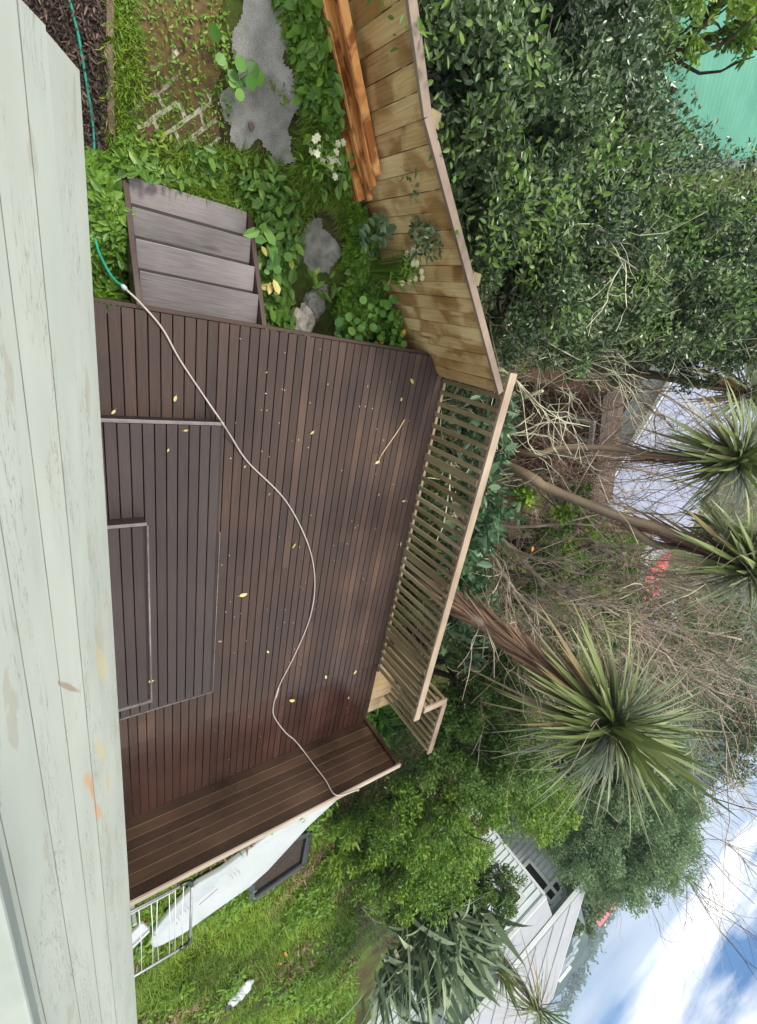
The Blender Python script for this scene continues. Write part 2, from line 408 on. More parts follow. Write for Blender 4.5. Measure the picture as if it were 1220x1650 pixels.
def wallpt(px, py):
    v = R.T @ np.array([px - CX, py - CY, FPX])
    t = (0.11 - SL * (H - 2.7)) / (v[1] + SL * v[2])
    return np.array([0, 0, H]) + v * t
STAINS = [(152, 1285, 0.24, 0.026, -0.30, 0.85, (0.62, 0.30, 0.10)), (170, 1235, 0.28, 0.024, -0.30, 0.6, (0.60, 0.44, 0.18)),
          (162, 1040, 0.12, 0.08, 0.2, 0.6, (0.42, 0.40, 0.30)), (165, 1065, 0.16, 0.04, -0.4, 0.45, (0.62, 0.50, 0.24)),
          (113, 1105, 0.12, 0.008, -0.6, 0.7, (0.30, 0.20, 0.13))]
M['siding'] = siding_mat()

def ground_mat():
    mt, t, b = base('soil_and_turf', 0.9, 0.2)
    g = N(t, 'ShaderNodeNewGeometry').outputs['Position']
    f = mathn(t, 'ADD', mathn(t, 'MULTIPLY', noise(t, 1.3, 6, g), 0.6), mathn(t, 'MULTIPLY', noise(t, 14, 5, g), 0.4))
    c = ramp(t, f, [(0.32, (0.03, 0.022, 0.012)), (0.45, (0.055, 0.045, 0.018)), (0.55, (0.06, 0.085, 0.015)), (0.68, (0.09, 0.15, 0.02))])
    t.links.new(c, b.inputs['Base Color']); bump(t, b, noise(t, 30, 5, g), 0.8, 0.03)
    return mt
M['ground'] = ground_mat()
def gravel_mat():
    mt, t, b = base('fine_grey_gravel', 0.85, 0.3)
    g = N(t, 'ShaderNodeNewGeometry').outputs['Position']
    f = mathn(t, 'ADD', mathn(t, 'MULTIPLY', noise(t, 220, 3, g), 0.55), mathn(t, 'MULTIPLY', noise(t, 5, 4, g), 0.45))
    c = ramp(t, f, [(0.34, (0.10, 0.10, 0.09)), (0.5, (0.23, 0.23, 0.215)), (0.66, (0.42, 0.41, 0.39))])
    t.links.new(c, b.inputs['Base Color']); bump(t, b, noise(t, 160, 3, g), 0.9, 0.006); return mt
M['gravel'] = gravel_mat()
def brick_mat():
    mt, t, b = base('mossy_brick', 0.85, 0.3)
    g = N(t, 'ShaderNodeNewGeometry').outputs['Position']
    mp = N(t, 'ShaderNodeMapping'); mp.inputs['Rotation'].default_value = (0, 0, radians(48)); t.links.new(g, mp.inputs[0])
    wv = N(t, 'ShaderNodeVectorMath', operation='ADD'); nn = N(t, 'ShaderNodeTexNoise'); nn.inputs['Scale'].default_value = 9
    t.links.new(mp.outputs[0], nn.inputs['Vector'])
    s2 = N(t, 'ShaderNodeVectorMath', operation='SCALE'); s2.inputs['Scale'].default_value = 0.035; t.links.new(nn.outputs['Color'], s2.inputs[0])
    t.links.new(mp.outputs[0], wv.inputs[0]); t.links.new(s2.outputs[0], wv.inputs[1])
    br = N(t, 'ShaderNodeTexBrick'); br.inputs['Scale'].default_value = 1.0
    br.inputs['Brick Width'].default_value = 0.23; br.inputs['Row Height'].default_value = 0.105; br.inputs['Mortar Size'].default_value = 0.014
    br.inputs['Color1'].default_value = (0.085, 0.07, 0.03, 1); br.inputs['Color2'].default_value = (0.14, 0.075, 0.045, 1)
    br.inputs['Mortar'].default_value = (0.50, 0.47, 0.38, 1)
    t.links.new(wv.outputs[0], br.inputs['Vector'])
    moss = ramp(t, noise(t, 4.5, 5, g), [(0.40, (0, 0, 0)), (0.49, (1, 1, 1))])
    sbv = N(t, 'ShaderNodeVectorMath', operation='SUBTRACT'); sbv.inputs[1].default_value = tuple(at(268, 205, z=-.56)); t.links.new(g, sbv.inputs[0])
    lnv = N(t, 'ShaderNodeVectorMath', operation='LENGTH'); t.links.new(sbv.outputs[0], lnv.inputs[0])
    dm = mathn(t, 'ADD', mathn(t, 'MULTIPLY', lnv.outputs['Value'], 1.6), mathn(t, 'MULTIPLY', mathn(t, 'SUBTRACT', noise(t, 6, 4, g), .5), 1.6))
    moss = ramp(t, dm, [(0.45, (0, 0, 0)), (0.62, (1, 1, 1))])
    x = N(t, 'ShaderNodeMix', data_type='RGBA'); t.links.new(moss, x.inputs[0]); t.links.new(br.outputs[0], x.inputs[6])
    mc = ramp(t, noise(t, 22, 4, g), [(0.35, (0.07, 0.045, 0.02)), (0.65, (0.13, 0.085, 0.03))]); t.links.new(mc, x.inputs[7])
    t.links.new(x.outputs[2], b.inputs['Base Color']); bump(t, b, noise(t, 30, 4, g), 0.6, 0.01); return mt
M['brick'] = brick_mat()
M['mulch'] = plain('dark_mulch_soil', (0.028, 0.018, 0.013), 0.9, 0, 0.5, 20, bp=0.8)
M['stone'] = plain('pale_stone', (0.42, 0.38, 0.33), 0.85, 0, 0.35, 14, bp=0.8)
M['slab'] = plain('grey_path_slab', (0.20, 0.20, 0.18), 0.85, 0, 0.4, 10, bp=0.6)
def hill_mat():
    mt, t, b = base('wooded_hillside', 0.95, 0.1)
    g = N(t, 'ShaderNodeNewGeometry').outputs['Position']
    f = mathn(t, 'ADD', mathn(t, 'MULTIPLY', noise(t, 0.035, 6, g), 0.6), mathn(t, 'MULTIPLY', noise(t, 0.25, 4, g), 0.4))
    c = ramp(t, f, [(0.35, (0.02, 0.04, 0.025)), (0.5, (0.04, 0.07, 0.035)), (0.65, (0.075, 0.10, 0.05))])
    t.links.new(c, b.inputs['Base Color']); return mt
M['hill'] = hill_mat()

# ------------------------------------------------------------------ ground sheet
def sm(a, b, x):
    t = np.clip((x - a) / (b - a), 0, 1); return t * t * (3 - 2 * t)
def hgt(x, y):
    x = np.asarray(x, float); y = np.asarray(y, float)
    fx = np.interp(x, [-2.9, -1.42, 0.42], [1.52, 2.33, 3.90]); fd = (fx - y) * 0.76
    rise = 0.30 * sm(0.40, 0.16, fd) * sm(0.1, -0.7, x) + 0.42 * sm(-0.75, -1.75, x)
    inner = rise + np.where(x < 6.3, -0.72 - 0.15 * sm(0.2, 1.5, x), -0.87 + 0.35 * sm(6.3, 8.5, x))
    # fence / deck edge line, beyond it the land falls away
    yb = np.interp(x, [-60, -2.6, -1.42, 0.42, 6.5, 8, 17, 27, 60], [-5, 1.75, 2.4, 4.0, 4.6, 4.9, 7.8, 10.6, 20])
    s = np.maximum(0, y - yb)
    left = sm(8, -2, x)
    drop = 0.42 * np.minimum(s, 7) + 0.22 * np.clip(s - 7, 0, 30) + 0.09 * np.clip(s - 37, 0, 200) + 0.045 * np.clip(s - 237, 0, 4000)
    drop = drop + 1.2 * sm(0.0, 1.2, s) * left
    far = 0.03 * np.maximum(0, np.hypot(x, y) - 60)
    bumpy = 0.05 * np.sin(x * 1.7 + 1) * np.cos(y * 2.1) + 0.025 * np.sin(x * 5 + y * 3)
    return inner - drop - far + bumpy * np.where(np.hypot(x, y) > 3, 1, 0.4)
def axis(lo, a, b, hi, st, g=1.14):
    c = list(np.arange(a, b + st / 2, st)); s = st
    while c[-1] < hi: s *= g; c.append(c[-1] + s)
    s = st; 
    while c[0] > lo: s *= g; c.insert(0, c[0] - s)
    return np.array(c)
xs = axis(-700, -4, 26, 1900, 0.22); ys = axis(-60, -0.5, 16, 1900, 0.22)
X, Y = np.meshgrid(xs, ys)
Z = hgt(X, Y); Z0 = Z
nx, ny = len(xs), len(ys)
idx = np.arange(nx * ny).reshape(ny, nx)
F = np.stack([idx[:-1, :-1], idx[:-1, 1:], idx[1:, 1:], idx[1:, :-1]], -1).reshape(-1, 4)
g = MB(); g.raw(np.stack([X, Y, Z], -1).reshape(-1, 3), F, np.full(nx * ny, 0.5))
tag(g.build('ground', M['ground'], smooth=True), kind='structure')

# far hills: ridge terrain
def hills(name, d0, d1, a0, a1, elfun, wob, seed):
    rng = np.random.default_rng(seed)
    na, nd = 160, 14
    V = []
    ph = rng.uniform(0, 6, 8)
    for j in range(nd):
        for i in range(na):
            a = a0 + (a1 - a0) * i / (na - 1); ar = radians(a)
            t = j / (nd - 1); d = d0 + (d1 - d0) * t
            top = H + d1 * math.tan(radians(elfun(a) + wob * (sin(a * 0.9 + ph[0]) * .5 + sin(a * 2.3 + ph[1]) * .3 + sin(a * 6.1 + ph[2]) * .12 + sin(a * 14 + ph[3]) * .05)))
            low = H - d0 * math.tan(radians(8.5))
            z = low + (top - low) * (t ** 0.75) + (1 - t) * t * d0 * 0.02 * sin(a * 3 + t * 5 + ph[4])
            V.append((d * cos(ar), d * sin(ar), z))
    idx = np.arange(na * nd).reshape(nd, na)
    F = np.stack([idx[:-1, :-1], idx[1:, :-1], idx[1:, 1:], idx[:-1, 1:]], -1).reshape(-1, 4)
    V = np.array(V); b = V[-na:].copy(); 
    mb = MB(); mb.raw(V, F, np.full(len(V), .5))
    back = b.copy(); back[:, 0] *= 1.15; back[:, 1] *= 1.15; back[:, 2] -= 60
    k = np.arange(na - 1)
    mb.raw(np.vstack([b, back]), np.stack([k, k + na, k + na + 1, k + 1], -1), np.full(2 * na, .5))
    return tag(mb.build(name, M['hill'], smooth=True), kind='structure')
hills('hills', 260, 520, 22, 75, lambda a: np.interp(a, [22, 33, 38, 43, 50, 60, 75], [-2.6, -2.35, -2.9, -3.2, -3.0, -2.4, -2.0]), 0.25, 3)
hills('hills', 90, 200, 43.5, 64, lambda a: np.interp(a, [43, 46, 50, 64], [-7.5, -4.6, -4.0, -4.4]), 0.3, 5)

# ------------------------------------------------------------------ own house: flared weatherboards under the window
house = thing('weatherboard_house', (3, -1, -0.9), 'pale mint weatherboard house wall with cracked paint along the left edge of the photo', 'house')
rnd = random.Random(4)
x0, x1 = -0.43, 9.0
zs = [2.70, 2.925, 3.07, 3.235, 3.40, 3.57, 3.74, 3.9]
for k in range(len(zs) - 1):
    za, zb = zs[k], zs[k + 1]
    ya, yb_ = 0.11 - SL * (za - 2.7), 0.11 - SL * (zb - 2.7)
    mb = MB()
    # profile: thick bottom lip, face with a small bevel near the top
    prof = [(ya - 0.05, za + 0.001), (ya, za), (ya + 0.003, za + 0.012), (yb_ - 0.006, zb - 0.030), (yb_ - 0.020, zb - 0.014), (yb_ - 0.026, zb + 0.004), (yb_ - 0.06, zb + 0.004)]
    n = len(prof)
    off = -0.0045 * (k % 2) - k * 0.012
    xe = x0 - off * 1.0 - (0.004 if k % 2 else 0)
    V = [(xe, p[0], p[1]) for p in prof] + [(x1, p[0], p[1]) for p in prof]
    F = [(i, i + n, i + n + 1, i + 1) for i in range(n - 1)] + [tuple(range(n)), tuple(range(2 * n - 1, n - 1, -1))]
    mb.add(V, F, rnd.random())
    wb_ = mb.build('weatherboard', M['siding'], house)
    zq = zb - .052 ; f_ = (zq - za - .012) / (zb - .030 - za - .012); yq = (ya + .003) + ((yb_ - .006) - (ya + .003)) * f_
    MB().add([(xe, yq + .0008, zq), (x1, yq + .0008, zq), (x1, yq + .0001, zq + .0028), (xe, yq + .0001, zq + .0028), (xe, yq - .004, zq), (x1, yq - .004, zq)], [(0, 1, 2, 3), (4, 5, 1, 0)]).build('lap_shade_line', M['lap_shade'], wb_)  # dark strip painted for the lap's shadow line and its grimy gap
mb = MB().box(x0 + 0.06, x1, -5, -0.03, -0.9, 2.69); mb.build('lower_wall', M['siding'], house)
mb = MB().box(x0 + 0.12, x1, -5, -0.30, 2.692, 5.0); mb.build('upper_wall', M['siding'], house)
mb = MB().box(x0 + 0.10, x1 + 0.1, -0.34, -0.115, 3.72, 3.775); mb.build('window_sill', M['sillp'], house, bevel=0.006)

# ------------------------------------------------------------------ deck
deck = thing('timber_deck', (3.2, 2, 0), 'dark stained timber deck of narrow boards with two low step platforms against the house', 'deck')
PITCH, BW = 0.094, 0.0855
def plankrow(mb, xa, xb, y, z, a, th=0.022):
    e = 0.0025
    b = [(xa, y, z - th), (xb, y, z - th), (xb, y + BW, z - th), (xa, y + BW, z - th)]
    s = [(xa, y, z - e), (xb, y, z - e), (xb, y + BW, z - e), (xa, y + BW, z - e)]
    t = [(xa + .0005, y + e, z), (xb - .0005, y + e, z), (xb - .0005, y + BW - e, z), (xa + .0005, y + BW - e, z)]
    mb.add(b + s + t, [(3, 2, 1, 0)] + [(i, (i + 1) % 4, 4 + (i + 1) % 4, 4 + i) for i in range(4)] +
           [(4 + i, 4 + (i + 1) % 4, 8 + (i + 1) % 4, 8 + i) for i in range(4)] + [(8, 9, 10, 11)], a)
def field(mbs, xa, xb, ya, yb, z, joints):
    y = ya; k = 0
    while y < yb - 0.03:
        cuts = [xa] + [j for j in joints(y, k) if xa < j < xb] + [xb]
        for c0, c1 in zip(cuts[:-1], cuts[1:]):
            a = np.clip(rnd.gauss(0.40, 0.11), 0.02, 1.0)
            if rnd.random() < 0.04: a = 0.8
            plankrow(mbs[1] if c0 > 4.95 and len(mbs) > 1 else mbs[0], c0 + 0.0004, c1 - 0.0004, y, z, float(a))
        y += PITCH; k += 1
XJ = 4.97
main, red = MB(), MB()
def dj(y, k):
    j = [XJ]
    if 1.3 < y < 2.15: j.append(2.86)
    elif k % 3 == 0: j.append(0.9 + (k * 0.737) % 3.4)
    return sorted(j)
field([main, red], 0.205, 6.275, 0.02, 3.95, 0.0, lambda y, k: [a for a in dj(y, k)])
main.build('deck_boards', M['deck'], deck)
red.build('wet_deck_boards', M['deck_red'], deck)
mb = MB()
for yy in (0.3, 1.2, 2.1, 3.0, 3.85): mb.box(0.26, 6.2, yy, yy + 0.05, -0.17, -0.0235)
mb.build('joists', M['riser'], deck)
mb = MB().box(0.17, 0.20, 0.0, 3.97, -0.20, -0.026); mb.box(0.2, 6.24, 3.975, 4.0, -0.2, -0.026); mb.build('fascia_board', M['stringer'], deck)
mb = MB().box(0.3, 6.2, 0.05, 3.9, -0.8, -0.30); mb.build('foundation', M['riser'], deck)
def platform(xa, xb, yb, z0, z1, name):
    mb = MB(); field([mb], xa + 0.03, xb - 0.005, yb - 0.02 - PITCH * round((yb - 0.02) / PITCH), yb - 0.022, z1, lambda y, k: [])
    p = mb.build(name, M['deck_grey'], deck)
    mb = MB().box(xa + 0.004, xa + 0.022, 0, yb - 0.004, z0 + 0.002, z1 - 0.012)
    mb.box(xa + 0.022, xb - 0.02, yb - 0.03, yb - 0.008, z0 + 0.002, z1 - 0.024).box(xb - 0.02, xb - 0.003, 0, yb - 0.004, z0 + 0.002, z1 - 0.024)
    mb.build('riser', M['riser'], p)
    mb = MB().box(xa - 0.004, xa + 0.026, 0, yb + 0.004, z1 - 0.011, z1 + 0.004); mb.build('nosing', M['trim'], p, bevel=0.003)
    return p
p1 = platform(1.06, 4.35, 1.275, 0, 0.15, 'step_platform')
MB().box(2.2, 4.352, 1.277, 1.287, 0.126, 0.1535).box(4.35, 4.362, 0.3, 1.287, 0.126, 0.1535).build('worn_edge', M['worn'], p1)
p2 = platform(1.95, 4.05, 0.585, 0.15, 0.30, 'step_platform')
MB().box(1.98, 4.052, 0.588, 0.602, 0.276, 0.3035).box(4.05, 4.08, 0.1, 0.602, 0.276, 0.3035).build('worn_edge', M['worn'], p2)

# ------------------------------------------------------------------ stairs down to the yard
st = thing('garden_stairs', (-0.3, 1.1, -0.72), 'four weathered grey timber treads between dark stringers leading down from the deck', 'stairs')
for k in range(4):
    z = -0.16 - 0.15 * k
    xb = 0.19 - 0.232 * k; xa = xb - 0.27
    mb = MB().box(xa, xb, 0.645, 1.635, z - 0.042, z, (.25, .62, .38, .70)[k])
    mb.build('tread', M['tread'], st, bevel=0.006)
    if k: MB().box(xb - .052 - .009 * k, xb - .002, 0.648, 1.632, z + .0005, z + .003, rnd.random()).build('tread_shade_line', M['riser'], st)  # dark strip painted for the shade beside the nosing above
    MB().box(xa + .014, xa + .03, 0.65, 1.63, z - .175, z - .045).build('riser', M['riser'], st)  # added board, unseen behind the nosing, to block light between the treads
for yy in (0.60, 1.64):
    b = [(0.17, yy, -0.32), (-0.93, yy, -1.0), (-0.93, yy + 0.045, -1.0), (0.17, yy + 0.045, -0.32)]
    t = [(0.17, yy, -0.03), (-0.93, yy, -0.72), (-0.93, yy + 0.045, -0.72), (0.17, yy + 0.045, -0.03)]
    MB().hexa([b[1], b[0], b[3], b[2]], [t[1], t[0], t[3], t[2]]).build('stringer', M['stringer'], st, bevel=0.004)

# ------------------------------------------------------------------ paling fence
FP = [np.array([0.42, 3.90]), np.array([-1.42, 2.33]), np.array([-2.9, 1.52])]
fence = thing('paling_fence', (-0.5, 3.1, -0.8), 'tan timber paling fence with damp stains and a kinked top rail beside the hedge', 'fence')
FTOP = 1.0
pc = 0
for a, b in zip(FP[:-1], FP[1:]):
    d = b - a; ln = np.linalg.norm(d); d /= ln; nrm2 = np.array([-d[1], d[0]])     # towards the far side
    if nrm2[1] < 0: nrm2 = -nrm2
    npal = int(round(ln / 0.147))
    for i in range(npal):
        s0 = ln * i / npal; s1 = ln * (i + 1) / npal - 0.006
        o = 0.007 * (i % 2) + rnd.uniform(0, 0.004)
        tw = rnd.uniform(-0.003, 0.003)
        q0 = a + d * s0 + nrm2 * o; q1 = a + d * s1 + nrm2 * (o + tw)
        zt = FTOP - rnd.uniform(0.0, 0.012); zb = -1.25
        c = [q0, q1, q1 + nrm2 * 0.018, q0 + nrm2 * 0.018]
        if (q1 - q0)[0] * nrm2[1] - (q1 - q0)[1] * nrm2[0] < 0: c = [c[3], c[2], c[1], c[0]]
        tone = 0.62 - 0.03 * abs(i - 0) * (1 if a is FP[1] else 0) + rnd.gauss(0, 0.13)
        if a is FP[1] and i in (0, 1, 2): tone -= 0.3
        if a is FP[0] and i == npal - 1: tone -= 0.3
        mb = MB().hexa([(*p, zb) for p in c], [(*p, zt) for p in c], float(np.clip(tone, 0.05, 1)))
        mb.build('paling', M['paling'], fence, bevel=0.002); pc += 1
for a, b in zip(FP[:-1], FP[1:]):
    d = (b - a) / np.linalg.norm(b - a); n2 = np.array([-d[1], d[0]]); n2 = n2 if n2[1] > 0 else -n2
    c = 0.035
    MB().bar((*(a + n2 * .012 - d * 0.0), FTOP + 0.016), (*(b + n2 * .012 - d * 0.002), FTOP + 0.016), 0.075, 0.032, 0.55).build('cap_rail', M['fence_cap'], fence, bevel=0.003)
    for zz in (0.75, -0.1):
        MB().bar((*(a + n2 * .055), zz), (*(b + n2 * .055), zz), 0.045, 0.09, 0.4).build('back_rail', M['fence_cap'], fence)
for p in (FP[0], (FP[0] + FP[1]) / 2, FP[1], FP[2]):
    q = p + np.array([-0.06, 0.10]); MB().box(q[0] - .05, q[0] + .05, q[1] , q[1] + .1, -2.2, 0.93, 0.4).build('post', M['baluster'], fence)

# ------------------------------------------------------------------ balustrades
def balustrade(name, label, p, q, ztop, zbot, railw, npost, extend=(0, 0), pitch=0.145, post_every=10):
    p = np.array(p, float); q = np.array(q, float); d = q - p; ln = np.linalg.norm(d); d /= ln
    n2 = np.array([-d[1], d[0]])
    t = thing(name, (*((p + q) / 2), zbot), label, 'railing')
    r0 = p - d * extend[0]; r1 = q + d * extend[1]
    MB().bar((*r0, ztop - 0.018), (*r1, ztop - 0.018), railw, 0.036, 0.6).build('top_rail', M['rail'], t, bevel=0.004)
    MB().bar((*(p - d * .0), ztop - 0.085), (*(q + d * .0), ztop - 0.085), 0.042, 0.09, 0.35).build('sub_rail', M['rail'], t)
    MB().bar((*p, zbot + 0.05), (*q, zbot + 0.05), 0.042, 0.09, 0.35).build('bottom_rail', M['rail'], t)
    k = 0; s = 0.02
    while s < ln:
        wide = (k % post_every == post_every - 2)
        wd = 0.095 if wide else 0.052
        c = p + d * (s + rnd.uniform(-.004, .004)); o = n2 * (-0.043 if n2[1] > 0 else 0.043)
        lean = rnd.uniform(-.008, .008)
        c0 = c + o; c1 = c + o + d * lean
        MB().bar((*c0, zbot - (0.25 if wide else 0.02)), (*c1, ztop - 0.04), wd, 0.042 if not wide else 0.05, float(np.clip(rnd.gauss(.5, .2), 0, 1)), up=(n2[0], n2[1], 0)).build('post' if wide else 'baluster', M['baluster'], t, bevel=0.003)
        s += pitch; k += 1
    return t
balustrade('balustrade', 'long weathered timber balustrade with a wide flat handrail along the far edge of the deck', (0.30, 4.065), (5.24, 4.065), 1.0, -0.12, 0.115, 4, (0.10, 0.05))
balustrade('balustrade', 'short timber balustrade returning outwards at the far end of the long railing', (5.15, 4.18), (5.15, 4.62), 1.0, -0.35, 0.10, 1, (0.0, 0.03), 0.13, 50)
balustrade('balustrade', 'outermost short timber balustrade along the small side landing', (5.21, 4.62), (6.25, 4.62), 1.0, -0.35, 0.10, 1, (0.0, 0.05), 0.14, 50)
# landing and step beyond the gap
ls = thing('side_steps', (6.2, 4.4, -0.7), 'pale new timber steps through the gap between the balustrade and the boarded screen', 'steps')
b1 = MB()
for i in range(5): b1.box(5.30 + i * 0.145, 5.435 + i * 0.145, 4.09, 4.60, -0.20, -0.165, rnd.uniform(.3, .7))
b1.build('landing_boards', M['landing'], ls, bevel=0.003)
b1 = MB()
for i in range(3): b1.box(6.16 + i * 0.145, 6.295 + i * 0.145, 4.09, 5.02, -0.40, -0.365, rnd.uniform(.5, .9))
b1.build('step_boards', M['landing'], ls, bevel=0.003)
MB().box(6.05, 6.09, 4.1, 4.6, -0.6, -0.21).box(6.62, 6.66, 4.1, 5.0, -0.9, -0.41).build('step_bearer', M['baluster'], ls)

# ------------------------------------------------------------------ boarded screen at the right end
scr = thing('boarded_screen', (6.3, 2.1, 0), 'dark brown screen of wide horizontal boards with a pale cap at the deck end', 'screen')
nb = 7; z = 0.002; bh = (0.945 - z) / nb
for i in range(nb):
    MB().box(6.245 + 0.001 * (i % 2), 6.268, 0.0, 3.99, z + bh * i, z + bh * (i + 1) - 0.005, rnd.uniform(.25, .75)).build('screen_board', M['screen'], scr, bevel=0.003)
mb = MB()
for i in range(1, nb): mb.box(6.2475, 6.262, 0.0, 3.985, z + bh * i - 0.0048, z + bh * i - 0.0012, .2)
mb.build('groove_strip', M['baluster'], scr)
MB().box(6.20, 6.243, 3.93, 3.99, 0.01, 0.945, .5).build('end_post', M['screen'], scr, bevel=0.004)
MB().box(6.232, 6.305, 0.0, 4.02, 0.947, 0.972, .5).build('cap_rail', M['capwood'], scr, bevel=0.003)
MB().box(6.271, 6.31, 0.05, 0.14, -0.8, 0.94).box(6.271, 6.31, 1.9, 1.99, -0.8, 0.94).box(6.271, 6.31, 3.9, 3.99, -0.8, 0.94).build('back_post', M['baluster'], scr)
MB().bar((6.33, 3.2, 0.5), (7.1, 3.25, -0.75), 0.045, 0.09, .8).build('prop', M['landing'], scr)
pf = thing('slatted_panel', (6.8, 3.0, -0.8), 'small orange-brown slatted timber panel leaning just behind the boarded screen', 'panel')
for i in range(6):
    MB().bar((6.45 + i * .085, 2.75, 0.12 - i * .13), (6.5 + i * .085, 3.3, 0.12 - i * .13), 0.07, 0.02, rnd.random(), up=(1, 0, 1)).build('slat', M['plank'], pf)

FLX, FLY = [-2.9, -1.42, 0.42], [1.52, 2.33, 3.90]
def ghm(x, y):
    i = np.clip(np.searchsorted(xs, x) - 1, 0, len(xs) - 2); j = np.clip(np.searchsorted(ys, y) - 1, 0, len(ys) - 2)
    u = (x - xs[i]) / (xs[i + 1] - xs[i]); v = (y - ys[j]) / (ys[j + 1] - ys[j]); a, b, c, d = Z0[j, i], Z0[j, i + 1], Z0[j + 1, i + 1], Z0[j + 1, i]
    bil = a * (1 - u) * (1 - v) + b * u * (1 - v) + c * u * v + d * (1 - u) * v
    t1 = np.where(u > v, a + (b - a) * u + (c - b) * v, a + (c - d) * u + (d - a) * v); t2 = np.where(u + v < 1, a + (b - a) * u + (d - a) * v, c + (d - c) * (1 - u) + (b - c) * (1 - v))
    return np.maximum(bil, np.maximum(t1, t2))
def gpt(px, py, dz=0.0):
    z = -.7
    for k_ in range(14):
        p = at(px, py, z=z); z = .5 * z + .5 * (float(ghm(p[0], p[1])) + dz)
    return at(px, py, z=z)
def inpoly(px, py, poly):
    n = len(poly); ins = np.zeros(len(px), bool); j = n - 1
    for i in range(n):
        xi, yi = poly[i]; xj, yj = poly[j]
        c = ((yi > py) != (yj > py)) & (px < (xj - xi) * (py - yi) / (yj - yi + 1e-12) + xi); ins ^= c; j = i
    return ins

# ------------------------------------------------------------------ hoses
def smooth_path(pts, n=8):
    P = [np.array(p, float) for p in pts]; P = [2 * P[0] - P[1]] + P + [2 * P[-1] - P[-2]]; out = []
    for i in range(1, len(P) - 2):
        for k in range(n):
            t = k / n
            out.append(0.5 * ((2 * P[i]) + (-P[i - 1] + P[i + 1]) * t + (2 * P[i - 1] - 5 * P[i] + 4 * P[i + 1] - P[i + 2]) * t * t +
                              (-P[i - 1] + 3 * P[i] - 3 * P[i + 1] + P[i + 2]) * t ** 3))
    out.append(P[-2]); return out
hp = [at(*q, z=0.016) for q in [(203, 466), (228, 490), (262, 530), (290, 580), (330, 640)]] + [at(352, 672, z=0.10), at(360, 684, z=0.165), at(372, 703, z=0.05)] + \
     [at(*q, z=0.013) for q in [(400, 745), (455, 800), (485, 850), (503, 900), (507, 950), (498, 1000), (475, 1055), (450, 1105), (441, 1135), (442, 1155), (460, 1180), (474, 1192)]] + \
     [at(486, 1206, x=6.20), at(504, 1230, x=6.222), at(524, 1256, x=6.222), at(543, 1284, x=6.222)] + [(6.27, 3.19, 0.995), (6.34, 3.2, 0.93), (6.36, 3.2, 0.5), (6.5, 3.3, -0.6)]
hp[-5] = np.array([6.218, hp[-5][1], 0.95])
th = thing('garden_hose', hp[0], 'thin pale grey hose snaking across the deck and over the boarded screen', 'hose')
MB().tube(smooth_path(hp), 0.0085, 7).build('hose_tube', M['hose_pale'], th, smooth=True)
i = 15; c = at(449, 1108, z=0.016); d = at(443, 1128, z=0.016)
MB().tube([c, c + (d - c) * .3, c + (d - c) * .7, d], [.010, .015, .015, .010], 10).build('joiner', M['hose_pale'], th, smooth=True)
gp = [gpt(*q, .05) for q in [(100, -40), (112, 0), (127, 60), (139, 130), (147, 180), (151, 215)]] + [at(152, 250, z=-0.66), at(150, 320, z=-0.68), at(155, 390, z=-0.5), at(172, 432, z=-0.2), at(186, 452, z=-0.05), at(197, 460, z=0.02)]
tg = thing('garden_hose', gp[0], 'teal green garden hose lying over the bark mulch and joining the pale hose', 'hose')
MB().tube(smooth_path(gp), 0.0095, 8).build('hose_tube', M['hose_green'], tg, smooth=True)
a0, a1 = at(196, 459, z=0.02), at(204, 467, z=0.018)
MB().tube([a0, a0 * .7 + a1 * .3, a0 * .3 + a1 * .7, a1], [.012, .018, .018, .012], 10).build('connector', M['white_pl'], tg, smooth=True)

# ------------------------------------------------------------------ white board, drying rack, other things by the screen
ol = [(241, 1520), (247, 1505), (255, 1494), (279, 1465), (306, 1437), (318, 1426), (357, 1404)]
orr = [(247, 1529), (262, 1524), (296, 1506), (353, 1465), (403, 1430), (432, 1404), (500, 1330), (545, 1289)]
Lf = [at(*q, z=-0.38 + 0.012 * i) for i, q in enumerate(ol)] + [np.array([8.95, 2.3, -.36]), np.array([8.65, 3.0, -.36]), np.array([8.45, 3.6, -.36]), np.array([8.42, 3.95, -.35])]
Rt = [at(*q, z=-0.36 + 0.10 * min(1, i / 3)) for i, q in enumerate(orr)]
sb = thing('white_board', (9.6, 2, -0.5), 'long glossy white board with a rounded tip lying on the grass behind the boarded screen', 'board')
poly = Lf + Rt[::-1]
poly = poly[::-1]
area = sum(poly[i][0] * poly[(i + 1) % len(poly)][1] - poly[(i + 1) % len(poly)][0] * poly[i][1] for i in range(len(poly)))
if area < 0: poly = poly[::-1]
MB().prism([p - np.array([0, 0, .11]) for p in poly], (0, 0, .11)).build('shell', M['board'], sb, bevel=0.03)
def onboard(px, py, dz=0.006):
    return at(px, py, z=-0.285 + dz)
MB().bar(onboard(321, 1458, .03), onboard(351, 1432, .03), 0.014, 0.003).build('red_line', M['redline'], sb)
mk = MB()
for (x, y, s) in [(372, 1410, 6), (377, 1406, 5), (383, 1402, 7), (286, 1478, 6), (291, 1471, 7), (297, 1466, 6), (301, 1461, 5), (283, 1486, 4)]:
    p = onboard(x, y, .03); q = onboard(x + s * .5, y + s, .03)
    mk.bar(p, (p + q) / 2 + np.array([.03, .02, 0]), .012, .002).bar((p + q) / 2 + np.array([.03, .02, 0]), q, .010, .002)
mk.build('scribble', M['grey_pl'], sb)
wp = thing('white_bench', at(222, 1500, z=-0.1), 'white flat slab with a raised rim poking out under the drying rack', 'bench')
q = [at(*p, z=-0.05) for p in [(208, 1503), (229, 1482), (239, 1492), (207, 1523)]]
ext = (q[0] - q[1]) * 0.8
